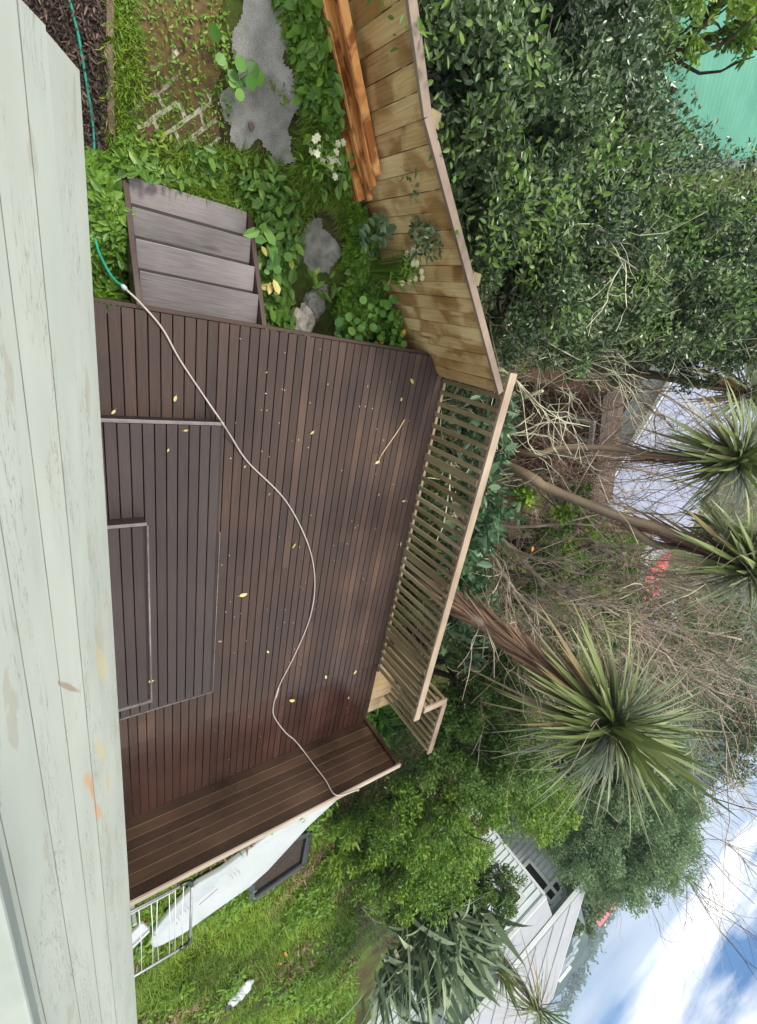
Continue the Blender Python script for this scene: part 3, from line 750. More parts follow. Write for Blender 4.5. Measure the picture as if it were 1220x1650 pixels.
MB().prism([q[0] + ext, q[3] + ext, q[2], q[1]], (0, 0, 0.05)).build('top', M['white_pl'], wp, bevel=.01)
MB().bar(q[2] + np.array([0, 0, .04]), q[3] + ext + np.array([0, 0, .04]), .05, .08).build('rim', M['white_pl'], wp, bevel=.006)
MB().bar(q[2] + np.array([0.05, 0, -.1]), q[3] + ext + np.array([0.05, 0, -.1]), .03, .03).build('lower_rail', M['redline'], wp)
MB().box(q[2][0] - .25, q[2][0] - .2, q[2][1] - .2, q[2][1] - .15, -.55, -.05).build('leg', M['white_pl'], wp)

rack = thing('drying_rack', (7.2, 0.2, -0.5), 'silver folding clothes drying rack with white rods standing beside the boarded screen', 'drying rack')
zr = 0.98
c = [at(*q, z=zr) for q in [(312, 1416), (304, 1520)]]
xa, xb, ye = c[0][0], c[1][0], (c[0][1] + c[1][1]) / 2
MB().tube([(xa, -1.0, zr), (xa, ye - .1, zr)], .016, 8).build('side_bar', M['alu'], rack, smooth=True)
MB().tube([(xb, -1.0, zr), (xb, ye - .1, zr)], .018, 8).build('side_bar', M['alu'], rack, smooth=True)
MB().tube([(xa + .09, ye, zr), (xb - .09, ye, zr)], .017, 8).build('end_bar', M['alu'], rack, smooth=True)
for sx, xx in ((1, xa), (-1, xb)):
    MB().tube(smooth_path([(xx, ye - .13, zr), (xx, ye - .06, zr), (xx + sx * .03, ye - .015, zr), (xx + sx * .12, ye, zr)], 4), .023, 8).build('corner_cap', M['black_pl'], rack, smooth=True)
for k in range(11):
    y = ye - .09 - k * .095
    if k in (2, 4, 7): y += .03
    MB().tube([(xa + .01, y, zr - .004), (xa * .5 + xb * .5, y + (.01 if k % 3 else -.012), zr - .016), (xb - .01, y, zr - .004)], .005, 6).build('rod', M['rod'], rack, smooth=True)
MB().bar((xa - .0, ye - .85, zr + .024), (xa, ye - .2, zr + .024), .018, .006).build('clip_strip', M['white_pl'], rack)
for (p, q2) in (((xa + .1, -.95, -.52), (xb - .1, -.95, zr - .05)), ((xb - .1, -.85, -.52), (xa + .1, -.85, zr - .05))):
    MB().tube([p, q2], .012, 8).build('leg', M['alu'], rack)

gz = lambda x, y: float(hgt(x, y))
pl = thing('raised_planter', (10.5, 3.1, gz(10.5, 3.1)), 'low glossy black plastic edging frame around bare soil between the white board and the grass', 'planter')
pc_ = [at(*q, z=-.42) for q in [(403, 1447), (488, 1388), (497, 1340), (452, 1352), (404, 1420)]]
for a, b in zip(pc_, pc_[1:] + pc_[:1]):
    dd = (b - a) / np.linalg.norm(b - a)
    MB().bar(a - dd * .03, b + dd * .03, .15, .16).build('edging', M['black_pl'], pl, bevel=.03)
P5 = [p.copy() for p in pc_]; 
for p in P5: p[2] = -.46
MB().prism(P5[::-1] if sum(P5[i][0] * P5[(i + 1) % 5][1] - P5[(i + 1) % 5][0] * P5[i][1] for i in range(5)) < 0 else P5, (0, 0, .03)).build('soil', M['mulch'], pl)

bag = thing('soil_bag', at(385, 1600, z=-.5), 'crumpled white printed bag with a dark end lying alone on the grass', 'bag')
bp, bq = at(372, 1618, z=-.42), at(404, 1580, z=-.42)
ax = (bq - bp); side = np.cross(ax / np.linalg.norm(ax), [0, 0, 1])
def pillow(p, q, wd, ht, n=14, mq=8, seed=1, t0=0, t1=1):
    r = np.random.default_rng(seed); V = []; F = []
    a = np.array(q) - np.array(p); s = np.cross(a / np.linalg.norm(a), [0, 0, 1])
    for i in range(n + 1):
        t = t0 + (t1 - t0) * i / n; e = math.sin(pi * min(max(t, .03), .97)) ** .35
        for k in range(mq):
            an = 2 * pi * k / mq
            V.append(p + a * t + s * cos(an) * wd / 2 * (0.75 + .25 * e) * (1 + r.normal() * .06) + np.array([0, 0, 1]) * (sin(an) * ht / 2 * e * (1 + r.normal() * .25)))
    for i in range(n):
        for k in range(mq): F.append((i * mq + k, i * mq + (k + 1) % mq, (i + 1) * mq + (k + 1) % mq, (i + 1) * mq + k))
    F.append(tuple(range(mq))); F.append(tuple(n * mq + k for k in range(mq)))
    return V, F
V, F = pillow(bp, bq, .34, .2, seed=3); MB().add(V, F).build('sack', M['white_pl'], bag, smooth=True)
V, F = pillow(bp - ax * .14 - np.array([0, 0, .02]) + side * 0.03, bp + ax * .15, .33, .2, 5, 8, 5); MB().add(V, F).build('dark_end', M['black_pl'], bag, smooth=True)
for t_, w_ in ((.62, .05), (.72, .02), (.28, .12), (.42, .08)):
    V, F = pillow(bp, bq, .345 if w_ < .1 else .2, .204, 2, 8, 7, t_, t_ + w_); MB().add(V, F).build('print_band', M['grey_pl'], bag, smooth=True)

cr_ = thing('plastic_crate', at(608, 1290, z=-.7), 'old black plastic crate half buried under the bushes behind the boarded screen', 'crate')
k0 = at(590, 1303, z=-.45); k1 = at(622, 1300, z=-.45); k2 = at(650, 1265, z=-.45)
for a, b in ((k0, k1), (k1, k2), (k0 + np.array([.2, -.3, 0]), k1 + np.array([.25, -.25, 0]))):
    MB().bar(a, b, .05, .22).build('crate_side', M['black_pl'], cr_, bevel=.01)
MB().tube([k1 + np.array([-.3, -.3, .3]), k1 + np.array([0, 0, .12])], .008, 6).build('stick', M['bark'], cr_)

# ------------------------------------------------------------------ timber stack
FLX, FLY = [-2.9, -1.42, 0.42], [1.52, 2.33, 3.90]
def front(px, py, z, margin=.07):
    while z < 0.9:
        p = at(px, py, z=z)
        if (np.interp(p[0], FLX, FLY) - p[1]) * .76 > margin: break
        z += .01
    return z
def plank(px0, py0, px1, py1, z, wd, th, label, ext=0.35):
    wd *= .8; th *= .8
    a = at(px0, py0, z=front(px0, py0, z + .12, .05 + wd / 2)); b = at(px1, py1, z=front(px1, py1, z, .05 + wd / 2)); d = (a - b) / np.linalg.norm(a - b); a = a + d * ext * 4
    o = MB().bar(b, a, wd, th, rnd.random()).build('timber_plank', M['plank'], None, bevel=.003)
    ctr = np.array([*b]); 
    me = o.data
    for v in me.vertices: v.co -= Vector(ctr)
    o.location = ctr
    return tag(o, label, 'plank', 'orange-brown timber planks stacked along the paling fence')
plank(478, 0, 508, 150, -.30, .05, .05, 'short mossy brown timber edge nearest the gravel, left of the plank stack')
plank(492, 0, 574, 322, -.14, .07, .05, 'lowest outer orange plank on the gravel side of the stack')
plank(503, 0, 582, 323, -.05, .09, .045, 'broad orange plank on the gravel side of the stack, reaching farthest towards the deck')
plank(514, 0, 586, 296, -.10, .04, .045, 'thin dark-edged plank second from the gravel side of the stack')
plank(523, 0, 597, 322, -.12, .06, .045, 'plank whose cut end pokes out low between the two bundles of the stack')
plank(528, 0, 597, 306, .02, .045, .045, 'narrow brown plank in the middle of the stack')
plank(538, 0, 603, 300, .10, .045, .045, 'narrow orange plank with a dark cut end in the fence-side bundle')
plank(552, 0, 608, 282, .20, .085, .045, 'topmost broad orange plank against the paling fence')
plank(548, 0, 600, 270, .13, .09, .045, 'plank lying right under the topmost one against the fence')

# ------------------------------------------------------------------ sheets on the yard
def sheet(name, pix, z, mat, kind='structure', n=10, jag=0.03, seed=1):
    P = np.array([gpt(*q)[:2] for q in pix]); lo, hi = P.min(0) - .05, P.max(0) + .05; st_ = 0.012
    gx = np.arange(lo[0], hi[0], st_); gy = np.arange(lo[1], hi[1], st_); X, Y = np.meshgrid(gx, gy)
    wx = X + 1.3 * jag * np.sin(Y * 19 + seed) + jag * .5 * np.sin(X * 47 + Y * 23); wy = Y + 1.3 * jag * np.sin(X * 17 + seed) + jag * .5 * np.sin(Y * 51 + X * 17)
    ins = inpoly(wx.ravel(), wy.ravel(), P).reshape(X.shape)
    Z = np.maximum(hgt(X, Y), ghm(X, Y)) + 0.016
    idx = np.arange(X.size).reshape(X.shape); F = np.stack([idx[:-1, :-1], idx[:-1, 1:], idx[1:, 1:], idx[1:, :-1]], -1)
    ok = (ins[:-1, :-1] & ins[:-1, 1:] & ins[1:, 1:] & ins[1:, :-1]); F = F[ok]
    us = np.unique(F); mp_ = np.full(X.size, -1); mp_[us] = np.arange(len(us))
    V = np.stack([X, Y, Z], -1).reshape(-1, 3)[us]
    o = MB().raw(V, mp_[F], np.full(len(V), .5)).build(name, mat, smooth=True)
    return tag(o, kind=kind)
sheet('gravel_path', [(385, -60), (437, -60), (446, 30), (462, 90), (482, 140), (474, 220), (462, 268), (438, 256), (405, 234), (362, 232), (356, 180), (370, 120), (378, 40)], -.66, M['gravel'], n=6)
sheet('brick_paving', [(200, -60), (345, -60), (352, 60), (350, 180), (345, 260), (318, 292), (280, 270), (205, 205)], -.672, M['brick'], n=6)
sheet('mulch_bed', [(0, -120), (165, -120), (168, 60), (178, 170), (168, 240), (40, 260), (-60, 100)], -.664, M['mulch'], n=6)
sheet('slab_path', [(488, 375), (520, 340), (545, 400), (535, 450), (495, 430), (480, 405)], -.664, M['slab'], n=5, jag=.02, seed=3)
for i, q in enumerate([[(165, -30), (190, -30), (188, 60), (165, 60)], [(168, 70), (186, 70), (187, 215), (172, 215)]]):
    a = gpt((q[0][0] + q[1][0]) / 2, q[0][1], .03); b = gpt((q[2][0] + q[3][0]) / 2, q[2][1], .03)
    o = MB().bar(a, b, .045, .05, .1 + .5 * i).build('timber_edging', M['bark'], bevel=.006)
    tag(o, ['brown timber edging at the top of the mulch bed nearest the photo corner', 'longer brown timber edging half hidden in grass beside the mulch bed'][i], 'edging', 'timber edging of the mulch bed')
def rock(px, py, z, r, label, mat, seed):
    rr = np.random.default_rng(seed); import bmesh
    bm = bmesh.new(); bmesh.ops.create_icosphere(bm, subdivisions=3, radius=1)
    for v in bm.verts:
        n = v.co.normalized(); f = 1 + .22 * sin(3 * n.x + seed) * cos(4 * n.y + seed) + .12 * sin(9 * n.z + 7 * n.x + seed) + rr.normal() * .03
        v.co = Vector((n.x * r * f, n.y * r * .8 * f, n.z * r * .55 * f))
    me = bpy.data.meshes.new('stone'); bm.to_mesh(me); bm.free(); me.materials.append(mat)
    o = bpy.data.objects.new('stone', me); COL.objects.link(o); o.location = tuple(gpt(px, py, .06)); return tag(o, label, 'stone', 'stones beside the deck')
rock(487, 520, -.6, .17, 'pale broken stone right against the deck edge beside the stairs', M['stone'], 1)
rock(505, 492, -.62, .15, 'brownish mottled stone just beyond the palest one', M['slab'], 2)
rock(497, 505, -.64, .13, 'smaller pale stone between the two bigger ones near the deck', M['stone'], 5)
rock(520, 470, -.66, .08, 'small dark stone at the foot of the slab path', M['slab'], 4)
rock(405, 205, -.65, .03, 'little brown stone lying alone on the grey gravel', M['brownwall'], 6)

# ------------------------------------------------------------------ leaf engines
def unit(a): return a / (np.linalg.norm(a, axis=-1, keepdims=True) + 1e-9)
LEAF = np.array([[0, 0, 0], [.3, .42, .10], [.72, .36, .08], [1, 0, -.04], [.72, -.36, .08], [.3, -.42, .10]])
LEAFF = np.array([[0, 1, 2, 3], [0, 3, 4, 5]])
a_ = np.linspace(0, 2 * pi, 9)[:-1]
ROUND = np.array([[.5 + .5 * cos(t), .5 * sin(t), .03 * cos(2 * t)] for t in a_])
ROUNDF = np.array([[0, 1, 2, 3], [0, 3, 4, 7], [7, 4, 5, 6]])
def leaves(P, D, Nn, Ln, Wd, v, tmpl=LEAF, tf=LEAFF):
    D = unit(D); Sd = unit(np.cross(Nn, D)); U = np.cross(D, Sd)
    n, k = len(P), len(tmpl)
    V = P[:, None, :] + D[:, None, :] * (tmpl[None, :, 0:1] * Ln[:, None, None]) + Sd[:, None, :] * (tmpl[None, :, 1:2] * Wd[:, None, None]) + U[:, None, :] * (tmpl[None, :, 2:3] * Wd[:, None, None])
    F = (tf[None] + (np.arange(n) * k)[:, None, None]).reshape(-1, tf.shape[1])
    return V.reshape(-1, 3), F, np.repeat(v, k)
def blades(P, D, Ln, Wd, droop, v, seg=4, fold=0.0):
    """tapered curved strips; droop bends them towards the ground"""
    D = unit(D); up = np.array([0, 0, 1.0]); Sd = np.cross(D, up); bad = np.linalg.norm(Sd, axis=1) < .1; Sd[bad] = [1, 0, 0]; Sd = unit(Sd)
    n = len(P); V = np.zeros((n, (seg + 1) * 2, 3))
    for i in range(seg + 1):
        t = i / seg; wv = (0.55 + 1.2 * t) if t < .35 else (1 - ((t - .35) / .65) ** 1.8) * .97 + .03
        c = P + D * (t * Ln)[:, None] - up * (droop * Ln * t * t)[:, None] 
        V[:, 2 * i] = c - Sd * (Wd * wv / 2)[:, None]; V[:, 2 * i + 1] = c + Sd * (Wd * wv / 2)[:, None]
    f = np.array([[2 * i, 2 * i + 1, 2 * i + 3, 2 * i + 2] for i in range(seg)])
    F = (f[None] + (np.arange(n) * (seg + 1) * 2)[:, None, None]).reshape(-1, 4)
    return V.reshape(-1, 3), F, np.repeat(v, (seg + 1) * 2)
def crown_mb(mb, blobs, nper, leaf, rng, flat=.8, clump=.21, vshift=0, elong=2.1, tmpl=LEAF, tf=LEAFF):
    for (c, r) in blobs:
        c = np.array(c, float); rad = np.array(r if not np.isscalar(r) else (r, r, r * flat), float); R0 = float(rad.mean())
        nc = max(12, int(46 * min(4, (R0 / 1.0) ** 2)))
        cd = unit(rng.normal(size=(nc, 3))); cr0 = rng.uniform(.55, 1.02, nc) ** .7; cc = cd * cr0[:, None]
        cs = rng.uniform(.55, 1.25, nc) * clump * (1.0 / max(R0, .6)) ** .35
        cv = rng.normal(0, .14, nc)
        n = int(nper * R0 ** 2); k = rng.integers(0, nc, n)
        lo = unit(rng.normal(size=(n, 3))) * (rng.uniform(0, 1, n) ** .45 * cs[k])[:, None]
        P = (cc[k] + lo); deep = rng.random(n) < .15; P[deep] *= rng.uniform(.2, .8, deep.sum())[:, None]
        out = unit(P * .7 + unit(lo) * .6 + np.array([0, 0, .35]))
        D = unit(out * .55 + rng.normal(size=(n, 3)) * .65); Nn = unit(out + rng.normal(size=(n, 3)) * .55)
        Wp = c + P * rad
        Ln = leaf * rng.uniform(.6, 1.3, n); Ln[deep] *= 1.6
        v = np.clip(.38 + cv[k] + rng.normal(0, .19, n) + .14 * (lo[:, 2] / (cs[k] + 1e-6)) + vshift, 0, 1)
        mb.raw(*leaves(Wp, D, Nn, Ln, Ln / elong * rng.uniform(.8, 1.2, n), v, tmpl, tf))
def limb_path(a, b, rng, n=7, wob=.08):
    a = np.array(a, float); b = np.array(b, float); ln = np.linalg.norm(b - a); P = []
    ph = rng.uniform(0, 6, 4)
    for i in range(n + 1):
        t = i / n; P.append(a + (b - a) * t + np.array([sin(t * 5 + ph[0]) - sin(ph[0]), sin(t * 4 + ph[1]) - sin(ph[1]), .4 * (sin(t * 6 + ph[2]) - sin(ph[2]))]) * wob * ln * (t * (1.2 - t)) * 2)
    return P
def tree(name, label, blobs, nper, leaf, mat, seed, cat='tree', group=None, trunk=.10, bark='bark_dark', **kw):
    rng = np.random.default_rng(seed)
    cs = np.array([b[0] for b in blobs]); ctr = cs.mean(0); bx, by = ctr[0] + rng.uniform(-.3, .3), ctr[1] + rng.uniform(-.2, .4)
    bz = min(gz(bx, by), cs[:, 2].min() - .8)
    t = thing(name, (bx, by, bz), label, cat, group)
    mb = MB(); crown_mb(mb, blobs, nper, leaf, rng, **kw); mb.build('crown', mat, t)
    if group and 'fence' in group:
        sb_ = MB(); rs = np.random.default_rng(seed + 900)
        for (c, r) in blobs:
            for q_ in range(9):
                dv = unit(rs.normal(size=3) + [0, 0, .6]); cc_ = np.array(c) + dv * r * .95; nn = int(rs.integers(20, 60))
                Pn = cc_ + rs.normal(size=(nn, 3)) * .11; sb_.raw(*leaves(Pn, rs.normal(size=(nn, 3)) + dv, unit(rs.normal(size=(nn, 3)) * .5 + [0, 0, 1]), leaf * rs.uniform(.8, 1.6, nn), leaf * rs.uniform(.35, .7, nn), rs.uniform(.3, 1, nn)))
        sb_.build('young_shoots', M['lush_mid'], t)
    tb = MB(); fork = np.array([bx, by, bz + (cs[:, 2].min() - bz) * .45])
    tb.tube(limb_path((bx, by, bz - .2), fork, rng, 5, .05), list(np.linspace(trunk * 1.2, trunk, 6)), 8)
    for (c, r) in blobs:
        rr = r if np.isscalar(r) else float(np.mean(r)); c = np.array(c)
        pth = limb_path(fork, c, rng, 7, .1); tb.tube(pth, list(np.linspace(trunk * .75, trunk * .3, 8)), 6)
        for k in range(7):
            e = c + unit(rng.normal(size=3)) * rr * .85; tb.tube(limb_path(pth[4 + k % 3], e, rng, 5, .12), list(np.linspace(trunk * .28, .008, 6)), 5)
    tb.build('trunk', M[bark], t, smooth=True)
    return t
def B(px, py, d, r): return (at(px, py, d=d), r)

# ------------------------------------------------------------------ hedge trees beyond the fence (upper right of the photo)
HG = 'glossy evergreen trees beyond the paling fence'
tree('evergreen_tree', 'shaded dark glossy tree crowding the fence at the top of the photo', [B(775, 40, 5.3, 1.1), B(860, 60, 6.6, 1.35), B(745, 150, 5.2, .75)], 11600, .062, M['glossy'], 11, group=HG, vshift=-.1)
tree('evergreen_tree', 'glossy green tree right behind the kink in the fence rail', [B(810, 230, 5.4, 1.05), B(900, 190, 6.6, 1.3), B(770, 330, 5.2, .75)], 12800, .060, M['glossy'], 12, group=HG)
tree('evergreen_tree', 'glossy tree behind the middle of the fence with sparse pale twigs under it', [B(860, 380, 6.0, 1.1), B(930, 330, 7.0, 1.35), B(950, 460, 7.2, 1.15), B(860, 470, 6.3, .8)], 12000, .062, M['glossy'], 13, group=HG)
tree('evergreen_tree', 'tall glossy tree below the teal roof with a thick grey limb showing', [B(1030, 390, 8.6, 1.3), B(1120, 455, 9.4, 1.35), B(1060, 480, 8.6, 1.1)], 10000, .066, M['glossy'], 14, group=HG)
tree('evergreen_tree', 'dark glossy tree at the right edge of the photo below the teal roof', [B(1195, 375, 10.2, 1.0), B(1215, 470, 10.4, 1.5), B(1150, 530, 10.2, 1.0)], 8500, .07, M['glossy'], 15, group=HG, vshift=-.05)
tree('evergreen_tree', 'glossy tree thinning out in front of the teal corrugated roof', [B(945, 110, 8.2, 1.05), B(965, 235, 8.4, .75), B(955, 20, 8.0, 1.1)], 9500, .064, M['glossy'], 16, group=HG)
tree('leafy_shrub', 'bright yellow-green leafy shrub at the very top right corner by the teal roof', [B(1090, -10, 8.6, .55), B(1160, -15, 9.0, .6), B(1225, 30, 9.6, .45)], 3500, .10, M['lush'], 17, cat='shrub', vshift=.1)
tree('leafy_shrub', 'small mossy yellow-green shrub showing between the teal roof and the glossy trees', [B(1035, 255, 8.0, .4)], 6000, .05, M['lush_mid'], 18, cat='shrub', trunk=.03)

# teal roofed shed
sh = thing('teal_roofed_shed', (-5, 10.5, -5), 'shed with a teal green corrugated roof glimpsed through the trees at the top right', 'shed')
c4 = [at(1040, 250, z=-1.6), at(1075, -60, z=-1.6), at(1420, -20, z=-1.25), at(1300, 260, z=-1.25)]
mb = MB()
A0, A1, B1, B0 = [np.array(p) for p in c4]
nn_ = int(np.linalg.norm(B0 - A0) / .13) * 4
V = []
for i in range(nn_ + 1):
    t = i / nn_; p = A0 + (B0 - A0) * t; q = A1 + (B1 - A1) * t; zz = .034 * sin(2 * pi * i / 4)
    V += [p + np.array([0, 0, zz]), q + np.array([0, 0, zz])]
V = np.array(V); k = np.arange(nn_); F = np.stack([2 * k, 2 * k + 1, 2 * k + 3, 2 * k + 2], -1)
mb.raw(V, F, np.full(len(V), .5)).build('roof', M['teal'], sh, smooth=False)
ins = lambda p: p * .96 + (A0 + A1 + B0 + B1) / 4 * .04 + np.array([0, 0, -.06])
W_ = [ins(A0), ins(A1), ins(B1), ins(B0)]
MB().hexa([(p[0], p[1], -6) for p in W_], W_).build('wall', M['wb_white'], sh)

# ------------------------------------------------------------------ large-leaved shrubs just outside the balustrade
LG = 'large-leaved shrubs below the balustrade'
ky = dict(cat='shrub', group=LG, trunk=.025, clump=.3, elong=2.3, bark='twig_lichen')
tree('large_leaved_shrub', 'large-leaved grey-green shrub at the corner where fence and balustrade meet', [(( .9, 4.85, 0.05), .5), ((1.7, 4.95, .1), .5)], 1100, .19, M['loquat'], 21, vshift=.05, **ky)
tree('large_leaved_shrub', 'large-leaved shrub standing tallest behind the middle of the handrail', [((2.5, 5.05, .35), .55), ((3.1, 5.0, .3), .5)], 1100, .2, M['loquat'], 22, **ky)
tree('large_leaved_shrub', 'large-leaved shrub below the brown trunk of the skirted cabbage tree', [((3.9, 5.2, .35), .6), ((4.6, 5.45, .4), .55)], 1000, .18, M['loquat'], 23, **ky)
tree('leafy_shrub', 'dense small-leaved green shrub filling the space under the balustrade balusters', [((1.7, 4.9, -1.2), .8), ((3.0, 4.9, -1.1), .8), ((4.3, 4.95, -.8), .8), ((.6, 4.7, -1.3), .7)], 4200, .085, M['lush_mid'], 24, cat='shrub', vshift=.08, trunk=.04)

# ------------------------------------------------------------------ bright bushes right of the small landing
BG = 'bright green bushes beyond the side landing'
bk = dict(cat='bush', group=BG)
tree('green_bush', 'bright dense bush right behind the outermost balustrade', [B(765, 1120, 8.8, .8), B(780, 1050, 8.6, .7), B(745, 1215, 9.2, .8)], 10500, .06, M['lush_mid'], 31, vshift=.06, **bk)
tree('green_bush', 'dense bush below the left tips of the skirted cabbage tree crown', [B(800, 1130, 9.0, 1.0), B(800, 1210, 9.8, 1.1)], 10000, .06, M['lush_mid'], 32, **bk)
tree('green_bush', 'large bright bush in the middle of the hedge with a brown patch beside it', [B(745, 1290, 10.6, 1.25), B(680, 1300, 10.2, 1.0), B(850, 1250, 11.5, 1.2)], 8200, .065, M['lush'], 33, vshift=-.02, **bk)
tree('green_bush', 'lime-tinted bush in front of the big round tree', [B(862, 1280, 13.5, 1.05), B(892, 1305, 14.5, .8), B(805, 1262, 12.8, .75)], 7500, .072, M['lush'], 34, vshift=.1, **bk)
tree('green_bush', 'bush at the lawn edge below the white house wall', [B(690, 1395, 13.0, 1.15), B(650, 1390, 12.5, 1.1), B(735, 1375, 13.5, .95)], 7500, .07, M['lush'], 35, vshift=-.04, **bk)
tree('green_bush', 'lower bush reaching onto the lawn beside the flax clump', [B(660, 1440, 14.5, .9), B(700, 1450, 15, .85), B(625, 1400, 13, .6)], 7000, .07, M['lush'], 36, vshift=0, **bk)
tree('brown_bush', 'small reddish brown dying bush in the green hedge above the white house', [B(787, 1318, 12.6, .42)], 9000, .06, M['brownleaf'], 37, cat='bush', trunk=.03)
tree('round_bush', 'small rounded dark green bush in front of the white house wall', [B(800, 1440, 14.8, .75), B(775, 1425, 14.5, .5)], 9500, .06, M['lush_mid'], 38, cat='bush', vshift=-.05)
tree('leafy_plant', 'broad-leaved plant standing at the foot of the side steps', [((7.0, 4.75, -.5), .35), ((7.4, 4.9, -.4), .4), ((6.7, 4.4, -.7), .3), ((7.9, 4.7, -.45), .4)], 1300, .2, M['round'], 39, cat='plant', trunk=.015, elong=3)
tree('fern_plant', 'bright feathery green plants heaped just behind the white board', [(at(565, 1325, z=-.15), .5), (at(590, 1350, z=-.1), .6), (at(560, 1375, z=-.2), .55), (at(600, 1400, z=-.2), .6), (at(540, 1400, z=-.3), .5)], 5200, .11, M['lush'], 40, cat='plant', trunk=.015, elong=4, vshift=.14)

tree('pale_shrub', 'yellow-green leafy sprig at the foot of the forked cabbage trunk', [B(845, 795, 7.4, .16), B(905, 825, 8.0, .14)], 9000, .10, M['lush'], 49, cat='shrub', trunk=.012, vshift=.3)
tree('scrub_bush', 'patchy green leafy scrub around the feet of the two slim cabbage trees', [B(870, 870, 9.6, .55), B(930, 820, 10.4, .5), B(850, 960, 9.4, .5)], 4200, .085, M['lush_mid'], 91, cat='bush', trunk=.02, vshift=.1)
tree('scrub_bush', 'green scrub between the red roof and the skirted cabbage crown', [B(900, 1040, 10.4, .6), B(980, 1010, 12.0, .7), B(1010, 950, 12.5, .6), B(950, 930, 11, .5)], 3600, .085, M['lush_mid'], 92, cat='bush', trunk=.02)
# big round tree and others behind
tree('round_tree', 'big rounded grey-green tree standing against the sky beyond the white house', [B(985, 1300, 24, 3.2), B(1025, 1350, 25, 2.5), B(960, 1355, 26, 2.3), B(930, 1310, 24, 2.0), B(1010, 1240, 24, 2.6), B(1055, 1300, 25, 2.1)], 7000, .10, M['dull2'], 41, trunk=.3)
tree('dark_tree', 'dark green tree on the slope between the white house roof and the red house', [B(945, 1385, 42, 2.6), B(925, 1440, 55, 3.2), B(965, 1415, 60, 2.6)], 1500, .26, M['dull'], 42, trunk=.3, vshift=-.15)

# ------------------------------------------------------------------ bare trees
def bare_tree(label, basep, tips, mat, seed, r0=.05, levels=3, nb=(7, 6, 5), spread=.55, group='bare twiggy trees on the slope', leafn=0):
    rng = np.random.default_rng(seed)
    t = thing('bare_tree', basep, label, 'tree', group)
    mb = MB(); tw = MB(); ends = []
    def grow(path, r, lv):
        if lv >= levels: return
        L0 = sum(np.linalg.norm(b - a) for a, b in zip(path[:-1], path[1:]))
        for k in range(nb[min(lv, len(nb) - 1)]):
            i = int(rng.uniform(.2, .98) * (len(path) - 1)); p = path[i]; d = unit(path[min(i + 1, len(path) - 1)] - path[max(i - 1, 0)] + 1e-6)
            e = p + unit(d * .9 + rng.normal(size=3) * spread + np.array([0, 0, .12])) * L0 * rng.uniform(.35, .7)
            pp = limb_path(p, e, rng, 5 if lv else 6, .14); rr = max(r * .5, .0035)
            (mb if lv == 0 else tw).tube(pp, list(np.linspace(rr, max(rr * .35, .003), len(pp))), 5 if lv == 0 else 3, cap=False)
            ends.append(pp[-1]); grow(pp, rr, lv + 1)
    r0 *= 1.6
    for tp in tips:
        pth = limb_path(basep, tp, rng, 10, .08)
        mb.tube(pth, list(np.linspace(r0, r0 * .25, 11)), 7); grow(pth, r0 * .55, 0)
    mb.build('trunk', M[mat], t, smooth=True); tw.build('twigs', M[mat], t)
    if leafn:
        e = np.array(ends); k = rng.integers(0, len(e), leafn); P = e[k]
        lb = MB(); lb.raw(*leaves(P, rng.normal(size=(leafn, 3)), unit(rng.normal(size=(leafn, 3)) + [0, 0, 1]), rng.uniform(.06, .11, leafn), rng.uniform(.04, .06, leafn), rng.random(leafn)))
        lb.build('old_leaves', M['orange'], t)
    return t
def g3(x, y, dz=0): return np.array([x, y, gz(x, y) + dz])
def gb(px, py, d):
    p = at(px, py, d=d); p[2] = gz(p[0], p[1]) - .05; return p
bare_tree('pale lichen-covered branches just beyond the kinked fence rail', gb(800, 520, 6.6), [at(790, 400, d=6.0), at(830, 450, d=6.2), at(820, 585, d=6.2)], 'twig_lichen', 51, .035, 3, (5, 4, 3), .6)
bare_tree('pale wiry branches fanning out above the sword-leaved plant', gb(850, 600, 7.4), [at(1000, 500, d=8.2), at(960, 560, d=8), at(1040, 560, d=8.8), at(930, 480, d=7.6)], 'twig_lichen', 52, .026, 3, (5, 4, 3), .5)
bare_tree('thick white mottled branch arching past the end of the handrail', gb(800, 800, 7.0), [at(858, 640, d=6.6), at(835, 690, d=6.6)], 'twig_lichen', 53, .055, 2, (4, 3), .5)
bare_tree('red-brown twiggy bush tangled in front of the white-framed window', gb(850, 680, 8.6), [at(930, 610, d=9), at(960, 660, d=9.4), at(900, 760, d=9), at(980, 720, d=9.6), at(880, 640, d=8.6)], 'twig_red', 54, .018, 3, (4, 4, 2), .7)
bare_tree('grey bare tree spreading over the lilac roof', gb(960, 560, 11), [at(1120, 600, d=11.5), at(1080, 680, d=11), at(1180, 660, d=12), at(1050, 560, d=11), at(1160, 720, d=12)], 'twig_grey', 55, .035, 3, (6, 5, 3), .6)
bare_tree('bare tree with a few orange leaves below the two slim cabbage trees', gb(830, 880, 8.0), [at(930, 900, d=8.6), at(980, 960, d=9.2), at(900, 1000, d=8.6), at(950, 850, d=8.8)], 'twig_grey', 56, .04, 3, (7, 5, 3), .62, leafn=26)
bare_tree('tangled grey bare tree to the left of the skirted cabbage tree crown', gb(860, 980, 8.6), [at(960, 1040, d=9.2), at(1000, 1000, d=9.6), at(920, 1060, d=8.8), at(880, 1030, d=8.2)], 'twig_grey', 57, .035, 3, (6, 5, 3), .62)
bare_tree('brown bare tree in front of the small red roof', gb(960, 920, 12), [at(1080, 960, d=12.5), at(1120, 1040, d=13), at(1040, 1060, d=12), at(1100, 900, d=12.5)], 'twig_red', 58, .04, 3, (7, 5, 4), .6)
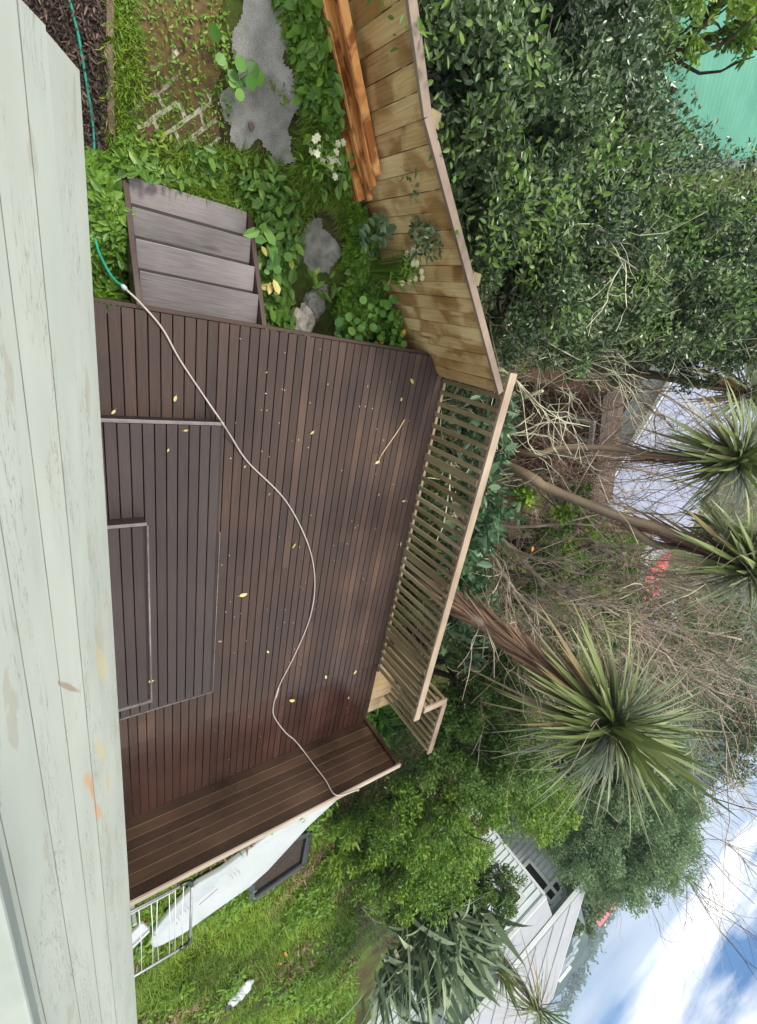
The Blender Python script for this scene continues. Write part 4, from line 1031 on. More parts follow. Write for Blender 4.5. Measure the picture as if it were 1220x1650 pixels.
bare_tree('wide grey bare tree reaching to the right edge below the sky', gb(1020, 1060, 15), [at(1160, 1080, d=16), at(1180, 1150, d=16), at(1110, 1130, d=15.5), at(1200, 1030, d=16), at(1080, 1100, d=15)], 'twig_grey', 59, .05, 3, (6, 5, 4), .6)
bare_tree('leafless purple-brown tree crown against the sky beside the round tree', gb(1010, 1320, 33), [at(1095, 1400, d=33), at(1115, 1340, d=33), at(1080, 1430, d=33), at(1130, 1290, d=33)], 'bark', 60, .09, 3, (6, 5, 3), .45)
bare_tree('small wiry bare bush in front of the red-brown twigs', gb(900, 800, 9.6), [at(950, 780, d=9.8), at(1000, 780, d=10), at(930, 840, d=9.6)], 'twig_red', 61, .02, 3, (7, 6, 4), .7, leafn=12)
bare_tree('pale bare tree rising behind the middle cabbage tree', gb(1010, 850, 13), [at(1100, 820, d=13), at(1160, 800, d=13.5), at(1070, 860, d=13)], 'twig_grey', 62, .035, 3, (7, 6, 4), .55)
bare_tree('low tangle of brown brush under the skirted cabbage tree', gb(880, 1120, 10), [at(960, 1080, d=10.5), at(930, 1130, d=10)], 'twig_red', 63, .025, 3, (6, 5, 3), .7)
bare_tree('dry forked stalk standing between the lawn and the flax', gb(652, 1600, 16), [at(655, 1500, d=15.5), at(680, 1480, d=15.5), at(668, 1470, d=15.5)], 'twig_lichen', 64, .03, 2, (7, 5), .25)

tree('scrub_tree', 'bluish brown scrubby tree crown against the sky at the right edge', [B(1190, 1190, 30, 2.2), B(1215, 1150, 30, 2.0)], 1400, .14, M['dull'], 45, vshift=-.1, trunk=.15)
tree('scrub_bush', 'mossy green scrub under the bare trees in the centre right', [B(900, 930, 10.5, .8), B(960, 980, 11.5, .9), B(1000, 900, 12.5, .9), B(930, 870, 10.5, .5)], 3500, .06, M['lush'], 46, cat='bush', vshift=.05)
tree('scrub_bush', 'faded green scrub on the slope beyond the bare trees', [B(1060, 1000, 18, 1.6), B(1120, 1080, 22, 2.2), B(1040, 1090, 18, 1.5), B(1180, 1000, 20, 1.8)], 1500, .12, M['dull'], 47, cat='bush')
tree('scrub_bush', 'olive scrub between the pale wiry branches and the lilac roof', [B(920, 560, 9.5, .7), B(980, 560, 10.2, .8), B(1060, 520, 11.4, .9)], 3500, .07, M['dull'], 48, cat='bush', vshift=.1)

# ------------------------------------------------------------------ cabbage trees
def cabbage(label, crown, trunkpts, r, n, ln, seed, skirt=0, wd=.048, dead=.12, group='cabbage trees beyond the deck'):
    rng = np.random.default_rng(seed); crown = np.array(crown)
    t = thing('cabbage_tree', trunkpts[0], label, 'tree', group)
    P = smooth_path(list(trunkpts) + [crown], 6)
    MB().tube(P, list(np.linspace(r * 1.15, r * .8, len(P)) * (1 + .06 * rng.normal(size=len(P)))), 10).build('trunk', M['bark_cab'], t, smooth=True)
    d = unit(rng.normal(size=(n, 3))); d[:, 2] = d[:, 2] * .8 + .22; d = unit(d + .10 * unit(rng.normal(size=(1, 3)))); ln = ln * (1 + .12 * np.sin(3 * np.arctan2(d[:, 1], d[:, 0]) + seed))
    v = np.clip(rng.normal(.58, .17, n), .28, 1); low = d[:, 2] < -.25; v[low & (rng.random(n) < .5)] = .04 
    mb = MB(); mb.raw(*blades(crown + d * .07 + rng.normal(size=(n, 3)) * .04, d, ln * rng.uniform(.62, 1.1, n), wd * rng.uniform(.7, 1.3, n), rng.uniform(.0, .28, n) + .45 * (rng.random(n) < .12) * rng.random(n), v, 6)); mb.build('leaf_crown', M['cab'], t)
    if skirt:
        m_ = skirt; ax = unit(np.array(P[-1]) - np.array(P[-8])); s = rng.uniform(0, 1, m_)
        Pp = np.array(P); ii = (len(P) - 1 - s * (len(P) * (.75 if skirt > 500 else .22))).astype(int); org = Pp[ii] + unit(rng.normal(size=(m_, 3))) * r * .9
        dd = unit(-ax * 1.0 + (org - Pp[ii]) * 2.6 + rng.normal(size=(m_, 3)) * .12)
        mb = MB(); mb.raw(*blades(org, dd, rng.uniform(.35, .8, m_), rng.uniform(.018, .035, m_), rng.uniform(0, .2, m_), rng.random(m_), 4)); mb.build('dead_leaf_skirt', M['dead'], t)
    return t
def gdown(px, py, d): p = at(px, py, d=d); return np.array([p[0], p[1], gz(p[0], p[1]) - .1])
b1 = at(835, 728, d=7.6)
cabbage('slim cabbage tree on a straight brown trunk in front of the lilac roof', at(1190, 740, d=8.0), [gdown(815, 735, 7.6), b1, at(900, 722, d=7.7), at(980, 722, d=7.8), at(1080, 738, d=7.9)], .05, 280, 1.0, 71, wd=.060, skirt=70)
b2 = at(832, 758, d=7.3)
forkp = at(1005, 835, d=7.5)
cabbage('cabbage tree with a thick forking trunk beside the slim one', at(1208, 914, d=7.9), [gdown(812, 745, 7.3), b2, at(880, 785, d=7.35), at(940, 810, d=7.4), forkp, at(1060, 850, d=7.6), at(1120, 880, d=7.8)], .072, 300, 1.0, 72, wd=.062, skirt=90)
t_ = thing('cabbage_tree', forkp, 'second stem of the forked cabbage tree with a small shaggy head', 'tree', 'cabbage trees beyond the deck')
rng = np.random.default_rng(5)
pp = smooth_path([forkp - np.array([.03, .02, .1]), at(1040, 870, d=7.7), at(1080, 880, d=8.0), at(1130, 870, d=8.4), at(1165, 850, d=8.6)], 5)
MB().tube(pp, list(np.linspace(.06, .05, len(pp))), 9).build('trunk', M['bark_cab'], t_, smooth=True)
n = 90; d = unit(rng.normal(size=(n, 3)) + [0, 0, .3]); mb = MB(); mb.raw(*blades(np.tile(pp[-1], (n, 1)), d, rng.uniform(.55, .8, n), rng.uniform(.035, .05, n), rng.uniform(.05, .3, n), np.clip(rng.normal(.5, .15, n), .28, 1), 5)); mb.build('leaf_crown', M['cab'], t_)
cabbage('nearest cabbage tree with a huge spiky crown and shaggy brown trunk', at(985, 1165, d=7.6), [gdown(700, 945, 6.9), at(735, 975, d=6.9), at(800, 1020, d=7.05), at(870, 1070, d=7.2), at(930, 1115, d=7.4)], .07, 460, 1.45, 73, skirt=1000, wd=.062)
cabbage('distant small cabbage tree in front of the white house at the bottom of the photo', at(868, 1628, d=17.5), [at(868, 1628, d=17.5) - [0, 0, 4.2], at(868, 1628, d=17.5) - [0, 0, 1]], .05, 120, 1.3, 74)
cabbage('cabbage tree crown cut by the right edge above the slim one', at(1205, 632, d=10.5), [at(1205, 632, d=10.5) - [0, 0, 4], at(1205, 632, d=10.5) - [0, 0, 1]], .08, 170, .95, 75)
cabbage('low shaggy cabbage tree head between the flax and the white house', at(805, 1560, d=17), [at(805, 1560, d=17) - [0, 0, 3.5], at(805, 1560, d=17) - [0, 0, 1]], .05, 130, 1.0, 76)
def swordplant(name, label, ctr, n, ln, wd, mat, seed, cat='plant', spread=.75, droop=.35, rad=.15, group=None):
    rng = np.random.default_rng(seed); ctr = np.array(ctr, float)
    d = unit(rng.normal(size=(n, 3)) * [spread, spread, .25] + [0, 0, .75]); p = ctr + rng.normal(size=(n, 3)) * [rad, rad, .02]
    mb = MB(); mb.raw(*blades(p, d, ln * rng.uniform(.6, 1.1, n), wd * rng.uniform(.7, 1.2, n), droop * rng.uniform(.1, 1.1, n), np.clip(rng.normal(.5, .2, n), 0, 1), 6))
    o = mb.build(name, mat); 
    for_ = o.data
    V = np.empty(len(for_.vertices) * 3, np.float32); for_.vertices.foreach_get('co', V); V = V.reshape(-1, 3) - ctr; for_.vertices.foreach_set('co', V.astype(np.float32).ravel()); for_.update(); o.location = tuple(ctr)
    return tag(o, label, cat, group)
fx = 'flax clumps at the edge of the lawn'
for (px, py, d, n, ln, lab, sd) in [(735, 1545, 14.5, 170, 1.7, 'broad-leaved flax clump nearest the white house corner', 81), (690, 1600, 15.5, 150, 1.7, 'shaded flax clump at the bottom edge next to the lawn', 82), (770, 1620, 15.5, 150, 1.6, 'flax clump at the bottom edge under the small cabbage tree', 83), (775, 1560, 15.2, 130, 1.6, 'flax clump right below the shaggy small cabbage tree head', 87)]:
    q = at(px, py, d=d); swordplant('flax_plant', lab, (q[0], q[1], q[2] - .9), int(n * 1.15), ln, .15, M['flax'], sd, spread=.65, droop=.45, rad=.5, group=fx)
q = gb(870, 590, 8.4); swordplant('sword_leaved_plant', 'sword-leaved green clump among pale branches beyond the fence end', q + [0, 0, .7], 110, 1.3, .045, M['flax'], 85, spread=.8, droop=.3, rad=.2)
q = at(1185, 545, d=12.5); swordplant('sword_leaved_plant', 'blurred spiky clump at the right edge above the cabbage crowns', q - np.array([0, 0, .5]), 120, 1.2, .05, M['flax'], 86, spread=.8, droop=.4, rad=.3)

# ------------------------------------------------------------------ houses
def lapwall(mb, a, b, z0, z1, pitch=.21, out=.045):
    a = np.array(a[:2], float); b = np.array(b[:2], float); d = (b - a) / np.linalg.norm(b - a); n = np.array([d[1], -d[0]])
    if np.dot(n, -a) < 0: n = -n
    k = 0; z = z0
    while z < z1 - .001:
        zt = min(z + pitch, z1)
        p = [(*(a + n * out), z), (*(b + n * out), z), (*(b + n * .004), zt), (*(a + n * .004), zt), (*a, z), (*b, z)]
        mb.add(p, [(0, 1, 2, 3), (4, 5, 1, 0)], .5); z = zt
def window_on(par, a, b, s0, s1, z0, z1, frame='trimw', name='window', mull=0):
    a = np.array(a[:2], float); b = np.array(b[:2], float); ln = np.linalg.norm(b - a); d = (b - a) / ln; n = np.array([d[1], -d[0]])
    if np.dot(n, -a) < 0: n = -n
    P = lambda s, z, o: (*(a + d * s + n * o), z)
    fr = MB(); w_ = .13; o = .07
    for (u0, v0, u1, v1) in ((s0 - w_, z0 - w_ / 2, s1 + w_, z0 - w_ / 2), (s0 - w_, z1 + w_ / 2, s1 + w_, z1 + w_ / 2)):
        fr.bar(P(u0, v0, o), P(u1, v1, o), .07, w_)
    for s in (s0 - w_ / 2, s1 + w_ / 2): fr.bar(P(s, z0, o), P(s, z1, o), w_, .068, up=(n[0], n[1], 0))
    if mull: fr.bar(P((s0 + s1) / 2, z0, o), P((s0 + s1) / 2, z1, o), .05, .05, up=(n[0], n[1], 0))
    f = fr.build(name, M[frame], par)
    g_ = MB(); g_.add([P(s0, z0, .055), P(s1, z0, .055), P(s1, z1, .055), P(s0, z1, .055)], [(0, 1, 2, 3)]); g_.build('pane', M['glass'], f)
    return f
wh = thing('white_house', (20, 13, -5), 'white weatherboard house with a low pale roof at the bottom right of the photo', 'house')
zg = 1.60
Lc = at(800, 1533, z=zg); Mc = at(879, 1444, z=zg)
ze = 1.86
E1 = at(943, 1423, z=ze); E2 = at(824, 1567, z=ze); Rg = at(887, 1608, z=2.85)
ed = unit(E2 - E1); E3 = E1 + ed * 12; 
vd = Rg - E1
R1 = E1 + vd; R2 = R1 + ed * 12
mb = MB(); mb.hexa([E1, E3, R2, R1], [p + np.array([0, 0, .07]) for p in (E1, E3, R2, R1)]); mb.build('roof', M['roof_grey'], wh)
for k in range(1, 12):
    a = E1 + ed * (k + .0) + [0, 0, .085]; b = R1 + ed * k + [0, 0, .085]; MB().bar(a, b, .03, .03).build('roof_seam', M['roof_grey'], wh)
inward = unit(np.array([vd[0], vd[1], 0]) - np.dot(np.array([vd[0], vd[1], 0]), np.array([ed[0], ed[1], 0])) * np.array([ed[0], ed[1], 0]))
MB().bar(E1 - inward * .05 + [0, 0, -.04], E3 - inward * .05 + [0, 0, -.04], .12, .13).build('gutter', M['trimw'], wh)
MB().bar(E1 + [0, 0, -.02], R1 + [0, 0, -.02], .05, .2).build('barge_board', M['trimw'], wh)
MB().prism([E1 + [0, 0, -.12], E3 + [0, 0, -.12], E3 + inward * .7 + [0, 0, -.12], E1 + inward * .7 + [0, 0, -.12]], (0, 0, .02)).build('soffit', M['trimw'], wh)
# upper wall set back under the eave
U1 = at(926, 1429, z=ze - .12) ; U1 = E1 + ed * .35 + inward * .65; U2 = U1 + ed * 11.5
mb = MB(); lapwall(mb, U1, U2, -5, ze - .12); mb.build('upper_wall', M['wb_white'], wh)
sd1 = U1 + inward * 7
mb = MB(); mb.add([(*U1[:2], -5), (*sd1[:2], -5), (*sd1[:2], ze + .3), (*U1[:2], ze - .1)], [(0, 1, 2, 3)]); mb.build('end_wall', M['wb_white'], wh)
MB().bar((*U1[:2], -5), (*U1[:2], ze - .13), .1, .1, up=(ed[0], ed[1], 0)).build('corner_trim', M['trimw'], wh)
# projecting lower room with lean-to roof
fm = unit(np.array([*(Lc - Mc)[:2], 0])); 
M0 = np.array([*Mc[:2], 0]); L0_ = np.array([*Lc[:2], 0])
mb = MB(); lapwall(mb, M0, L0_, -5, zg - .05); mb.build('lower_wall', M['wb_white'], wh)
back = U1 + ed * float(np.dot(M0 - np.array([*U1[:2], 0]), ed)); back[2] = 0
back2 = U1 + ed * (float(np.dot(L0_ - np.array([*U1[:2], 0]), ed)) + .0); back2[2] = 0
mb = MB(); mb.add([(*M0[:2], -5), (*back[:2], -5), (*back[:2], zg + .1), (*M0[:2], zg - .05)], [(0, 1, 2, 3)]).add([(*L0_[:2], -5), (*back2[:2], -5), (*back2[:2], zg + .1), (*L0_[:2], zg - .05)], [(0, 1, 2, 3)]); mb.build('side_wall', M['wb_white'], wh)
for c_ in (M0, L0_): MB().bar((*c_[:2], -5), (*c_[:2], zg - .06), .1, .1, up=(fm[0], fm[1], 0)).build('corner_trim', M['trimw'], wh)
MB().hexa([(*M0[:2], zg - .02), (*L0_[:2], zg - .02), (*back2[:2], zg + .10), (*back[:2], zg + .10)], [(*M0[:2], zg + .03), (*L0_[:2], zg + .03), (*back2[:2], zg + .15), (*back[:2], zg + .15)]).build('lean_to_roof', M['roof_grey'], wh)
MB().bar((*(M0[:2]), zg), (*(L0_[:2]), zg), .12, .11).build('gutter', M['trimw'], wh)
dp = U1 + ed * (float(np.dot(L0_ - np.array([*U1[:2], 0]), ed)) - 1.1) - inward * .1
MB().tube([(*(E1 + ed * float(np.dot(dp - E1, ed)) - inward * .02)[:2], ze - .12), (*dp[:2], ze - .35), (*dp[:2], zg + .12)], .045, 8).build('downpipe', M['trimw'], wh)
def pos_on(px, py, a, b):   # distance along a wall and height of the point seen at a pixel
    v = R.T @ np.array([px - CX, py - CY, FPX]); a = np.array(a[:2]); b = np.array(b[:2]); d = (b - a) / np.linalg.norm(b - a)
    A_ = np.array([[v[0], -d[0]], [v[1], -d[1]]]); t, s = np.linalg.solve(A_, a); return s, H + v[2] * t
s_a, z_a = pos_on(849, 1396, U1, U2); s_b, z_b = pos_on(883, 1427, U1, U2)
lo_s, hi_s = sorted((s_a, s_b)); zz0, zz1 = sorted((z_a, z_b))
window_on(wh, U1, U2, lo_s, max(hi_s, lo_s + .85), zz0, max(zz1, zz0 + 1.45))
s_a, z_a = pos_on(885, 1447, U1, U2); s_b, z_b = pos_on(899, 1424, U1, U2); lo_s, hi_s = sorted((s_a, s_b))
window_on(wh, U1, U2, lo_s, hi_s, (z_a + z_b) / 2 - .12, (z_a + z_b) / 2 + .14, name='narrow_window')
s_a, z_a = pos_on(822, 1432, M0, L0_); s_b, z_b = pos_on(835, 1452, M0, L0_)
window_on(wh, M0, L0_, min(s_a, s_b) - .1, max(s_a, s_b) + .25, min(z_a, z_b) - .6, max(z_a, z_b))

# lilac roofed house through the twigs
lh = thing('lilac_roofed_house', (0.5, 15, -7), 'pale blue-white house with a flat lilac roof behind the bare twigs and cabbage trunks', 'house')
zl = -3.0
rq = [at(1000, 742, z=zl), at(1040, 690, z=zl), at(968, 806, z=zl)]
A = at(965, 806, z=zl); Bq = at(1035, 690, z=zl); C2 = at(1175, 600, z=zl + .25); D2 = at(1085, 812, z=zl + .25)
ax1 = unit(Bq - A); A2 = A; B2_ = A + ax1 * (np.linalg.norm(Bq - A) * 2.6)
bk_ = unit(np.array([-ax1[1], ax1[0], 0])); bk_ = bk_ if bk_[1] > 0 else -bk_
MB().hexa([A2, A2 + bk_ * 8 + [0, 0, .3], B2_ + bk_ * 8 + [0, 0, .3], B2_], [p + np.array([0, 0, .12]) for p in (A2, A2 + bk_ * 8 + [0, 0, .3], B2_ + bk_ * 8 + [0, 0, .3], B2_)]).build('roof', M['roof_lilac'], lh)
MB().bar(A2 - bk_ * .05, B2_ - bk_ * .05, .1, .14).build('gutter', M['trimw'], lh)
w0 = A2 + bk_ * .3; w1 = B2_ + bk_ * .3
mb = MB(); lapwall(mb, w0, w1, zl - 1.0, zl - .05); mb.build('weatherboard_wall', M['wb_white'], lh)
mb = MB(); mb.add([(*w0[:2], -9), (*w1[:2], -9), (*w1[:2], zl - 1.0), (*w0[:2], zl - 1.0)], [(0, 1, 2, 3)]); e_ = w0 + bk_ * 7; mb.add([(*w0[:2], -9), (*e_[:2], -9), (*e_[:2], zl), (*w0[:2], zl)], [(0, 1, 2, 3)]); mb.build('brown_wall', M['brownwall'], lh)
# blue lower canopy and white-framed window opening in front
cA = at(950, 700, z=-3.9); 
s0_, z0_ = pos_on(905, 710, w0, w1)
MB().hexa(*[[p + np.array([0, 0, dz]) for p in (at(962, 780, z=-3.7), at(985, 720, z=-3.7), at(1000, 650, z=-3.7), at(975, 650, z=-3.95), )] for dz in (0, .06)]).build('lower_roof', M['roof_lilac'], lh)
bs = thing('brown_shed', at(868, 700, z=-4.0), 'low red-brown shed with a white framed window opening behind the red twigs', 'shed')
q0, q1 = at(866, 618, z=-4.0), at(866, 782, z=-4.0); dd_ = unit(q1 - q0); nn2 = np.array([-dd_[1], dd_[0], 0]); nn2 = nn2 if nn2[1] > 0 else -nn2
W4 = [q0, q1, q1 + nn2 * .9, q0 + nn2 * .9]
if np.cross((q1 - q0)[:2], nn2[:2]) < 0: W4 = W4[::-1]
MB().hexa([(*p[:2], -7) for p in W4], [(*p[:2], -2.0) for p in W4]).build('wall', M['redwall'], bs)
R4 = [p + (p - sum(W4) / 4) * .06 for p in W4]
MB().hexa([(*p[:2], -1.995) for p in R4], [(*p[:2], -1.93) for p in R4]).build('roof', M['brownwall'], bs)
sA, zA = pos_on(907, 722, q0, q1); sB, zB = pos_on(954, 682, q0, q1); s0w, s1w = sorted((sA, sB)); 
s0w = max(.15, s0w); z0w, z1w = sorted((zA, zB))
f_ = window_on(bs, q0, q1, s0w, max(s1w, s0w + .8), z0w, max(z1w, z0w + .7), mull=1)
for ch in bpy.data.objects:
    if ch.parent == f_: ch.data.materials[0] = M['brownwall']
def small_house(label, px, py, z, wd, dp_, hh, roofm, ang, wallm='wb_white'):
    p = at(px, py, z=z); t = thing('distant_house', (p[0], p[1], z - hh), label, 'house', 'houses far down the slope')
    ca, sa = cos(ang), sin(ang); T = lambda x, y, zz: (p[0] + x * ca - y * sa, p[1] + x * sa + y * ca, zz)
    a = wd / 2; b = dp_ / 2; h = hh; 
    MB().hexa([T(-a, -b, z - h), T(a, -b, z - h), T(a, b, z - h), T(-a, b, z - h)], [T(-a, -b, z - wd * .15), T(a, -b, z - wd * .15), T(a, b, z - wd * .15), T(-a, b, z - wd * .15)]).build('wall', M[wallm], t)
    MB().add([T(-a * 1.08, -b * 1.08, z - wd * .15), T(a * 1.08, -b * 1.08, z - wd * .15), T(a * 1.08, b * 1.08, z - wd * .15), T(-a * 1.08, b * 1.08, z - wd * .15), T(-a * 1.08, 0, z), T(a * 1.08, 0, z)],
             [(0, 1, 5, 4), (2, 3, 4, 5), (0, 4, 3), (1, 2, 5), (3, 2, 1, 0)]).build('roof', M[roofm], t)
    for k in (-.5, 0, .5):
        MB().hexa([T(k * a * 1.2 - a * .12, -b - .06, z - h * .75), T(k * a * 1.2 + a * .12, -b - .06, z - h * .75), T(k * a * 1.2 + a * .12, -b + .02, z - h * .75), T(k * a * 1.2 - a * .12, -b + .02, z - h * .75)],
                  [T(k * a * 1.2 - a * .12, -b - .06, z - h * .45), T(k * a * 1.2 + a * .12, -b - .06, z - h * .45), T(k * a * 1.2 + a * .12, -b + .02, z - h * .45), T(k * a * 1.2 - a * .12, -b + .02, z - h * .45)]).build('window', M['glass'], t)
    return t
small_house('small house with a bright red roof glimpsed through bare twigs', 1068, 932, -7, 3.4, 3.2, 3, 'roof_red', .4)
small_house('grey-roofed house just right of the little red roof, behind twigs', 1085, 1005, -8, 6, 4, 3, 'roof_grey', .9)
small_house('pale house behind the bare tree near the sky at the right edge', 1205, 1140, -3, 7, 5, 3.5, 'roof_grey', .7)
small_house('white house with dark windows behind the middle cabbage crown', 1130, 812, -5, 5, 4, 2.6, 'roof_grey', .3)

# houses on the far hillside
def hillpt(px, py, d0=260., d1=520.):
    """point of the far hillside seen at a pixel"""
    v = R.T @ np.array([px - CX, py - CY, FPX]); az = math.degrees(math.atan2(v[1], v[0])); el = v[2] / math.hypot(v[0], v[1])
    top = H + d1 * math.tan(radians(np.interp(az, [22, 33, 38, 43, 50, 60, 75], [-2.6, -2.35, -2.9, -3.2, -3.0, -2.4, -2.0]))); low = H - d0 * math.tan(radians(8.5))
    for i in range(400):
        t = i / 399; d = d0 + (d1 - d0) * t
        if low + (top - low) * t ** .75 >= H + el * d: break
    return np.array([d * cos(radians(az)), d * sin(radians(az)), H + el * d])
def hill_house(px, py, w_, h_, mat, roof, label, ang=0.8, grp='tiny houses scattered on the far hillside'):
    p = hillpt(px, py); t = thing('hillside_house', (p[0], p[1], p[2] - h_), label, 'house', grp)
    ca, sa = cos(ang), sin(ang); T = lambda x, y, z: (p[0] + x * ca - y * sa, p[1] + x * sa + y * ca, p[2] + z)
    a = w_ / 2; b = w_ * .35
    MB().hexa([T(-a, -b, -h_ * 2), T(a, -b, -h_ * 2), T(a, b, -h_ * 2), T(-a, b, -h_ * 2)], [T(-a, -b, h_), T(a, -b, h_), T(a, b, h_), T(-a, b, h_)]).build('wall', M[mat], t)
    MB().add([T(-a * 1.1, -b * 1.1, h_), T(a * 1.1, -b * 1.1, h_), T(a * 1.1, b * 1.1, h_), T(-a * 1.1, b * 1.1, h_), T(-a * 1.1, 0, h_ * 1.6), T(a * 1.1, 0, h_ * 1.6)], [(0, 1, 5, 4), (2, 3, 4, 5), (0, 4, 3), (1, 2, 5)]).build('roof', M[roof], t)
    return t, T, a, b
hr = random.Random(9)
red_h, T_, a_r, b_r = hill_house(967, 1456, 19, 4.5, 'roof_red', 'roof_red', 'large red house with white windows on the far hillside', 2.2)
for sx in (-.55, -.1, .4):
    for sg in (-1, 1):
        y0, y1 = sorted((sg * (b_r + .15), sg * (b_r - .3)))
        MB().hexa([T_(sx * a_r, y0, 0), T_(sx * a_r + 2.6, y0, 0), T_(sx * a_r + 2.6, y1, 0), T_(sx * a_r, y1, 0)], [T_(sx * a_r, y0, 2.6), T_(sx * a_r + 2.6, y0, 2.6), T_(sx * a_r + 2.6, y1, 2.6), T_(sx * a_r, y1, 2.6)]).build('window', M['trimw'], red_h)
spots = [(988, 1428), (984, 1437), (981, 1452), (975, 1468), (968, 1477), (969, 1488), (958, 1497), (952, 1509), (954, 1517), (937, 1495), (929, 1497), (925, 1513), (913, 1540), (920, 1532), (905, 1562), (998, 1418), (957, 1448), (961, 1441)]
HL = ['pale speck of a house ' + x for x in ['highest up, beside the round tree', 'second from the round tree along the ridge', 'just above the red house roof', 'beside the lower end of the red house', 'below the red house towards the ridge', 'outermost on the ridge below the red house', 'midway along the ridge line', 'on the ridge dip furthest from the trees', 'alone on the blue ridge slope', 'in the cluster nearest the white house roof', 'at the edge of the white roof verge', 'pale block lower on the slope', 'in the large pale block by the roof verge', 'next to the large pale block', 'lowest of all beside the roof verge', 'on the ridge right of the round tree', 'small white one left of the red house', 'small white one against the red house wall']]
for i, (px, py) in enumerate(spots):
    k = 1.4 if i in (12, 13, 14) else 1
    hill_house(px, py, hr.uniform(5, 8) * k, hr.uniform(1.3, 2.0) * (1.3 if k > 1 else 1), 'wb_white', hr.choice(['roof_grey', 'roof_grey', 'trimw']), HL[i], hr.uniform(1.8, 2.6))
for i in range(26):
    px, py = hr.uniform(905, 985), 0
    py = 1650 - (px - 898) * 2.35 + hr.uniform(-16, 6)
    p = hillpt(px, py)
    rng_ = np.random.default_rng(500 + i); nn = 90; c_ = p + np.array([0, 0, 1.5]); Pn = c_ + rng_.normal(size=(nn, 3)) * [3, 3, 1.8]
    mb = MB(); mb.raw(*leaves(Pn, rng_.normal(size=(nn, 3)), rng_.normal(size=(nn, 3)), rng_.uniform(1.5, 3, nn), rng_.uniform(1.2, 2.4, nn), rng_.random(nn)))
    o = mb.build('hillside_tree', M['dull']); tag(o, 'dark tree clump among the pale houses on the far hillside ridge', 'tree', 'tree clumps on the far hillside')

# ------------------------------------------------------------------ yard plants and grass
rng = np.random.default_rng(77)
def scatter(pix, z, n):
    P = np.array([gpt(*q)[:2] for q in pix]); lo, hi = P.min(0), P.max(0); out = np.zeros((0, 2))
    while len(out) < n:
        q = rng.uniform(lo, hi, (n * 2, 2)); q = q[inpoly(q[:, 0], q[:, 1], P)]; q = q[~((q[:, 0] > -.80) & (q[:, 0] < .25) & (q[:, 1] > .57) & (q[:, 1] < 1.72))]; q = q[(np.interp(q[:, 0], FLX, FLY) - q[:, 1] > .08) | (q[:, 0] > .42) | (q[:, 1] < 1)]; q = q if len(q) else out[:1]; out = np.vstack([out, q])
    return out[:n]
def pn(P, s): return .5 + .5 * np.sin(P[:, 0] * s + 1.3 * np.sin(P[:, 1] * s * .8)) * np.cos(P[:, 1] * s * 1.1 + .9 * np.sin(P[:, 0] * s * .7))
def turf(name, areas, mat=None, v0=.5):
    mb = MB()
    for (pix, z, n, ln, wd, dr, thin) in areas:
        p = scatter(pix, z, n); keep = rng.random(n) < (1 - thin * pn(p, 5.3)); p = p[keep]; m_ = len(p)
        zz = ghm(p[:, 0], p[:, 1]); P = np.column_stack([p, zz]); d = rng.normal(size=(m_, 3)) * [.6, .6, .1] + [0, 0, 1]
        hgt_v = .5 + .8 * pn(p, 3.1)
        mb.raw(*blades(P, d, ln * rng.uniform(.5, 1.3, m_) * hgt_v, wd * rng.uniform(.7, 1.3, m_), dr * rng.uniform(0, 1.5, m_), np.clip(rng.normal(v0, .2, m_), 0, 1), 2))
    return tag(mb.build(name, mat or M['grass']), kind='stuff')
YARD = [(165, -40), (370, -40), (375, 60), (360, 190), (350, 240), (440, 270), (480, 330), (470, 400), (470, 520), (415, 520), (370, 330), (190, 280), (150, 230), (175, 180)]
turf('grass', [
    ([(168, -40), (375, -40), (355, 60), (345, 200), (320, 285), (205, 260), (185, 200)], -.67, 3800, .075, .007, .5, .95),
    ([(168, -20), (215, -20), (230, 120), (205, 260), (170, 240)], -.67, 3500, .13, .008, .6, .4),
    ([(345, 235), (470, 275), (510, 320), (470, 400), (400, 420), (380, 330), (210, 290), (200, 250)], -.67, 9000, .17, .009, .6, .2),
    ([(425, -30), (500, -30), (520, 130), (570, 330), (520, 330), (485, 250), (495, 150)], -.67, 9000, .17, .009, .6, .1),
    ([(480, 250), (560, 280), (600, 340), (565, 400), (540, 330), (490, 320)], -.67, 4500, .17, .009, .6, .1),
])
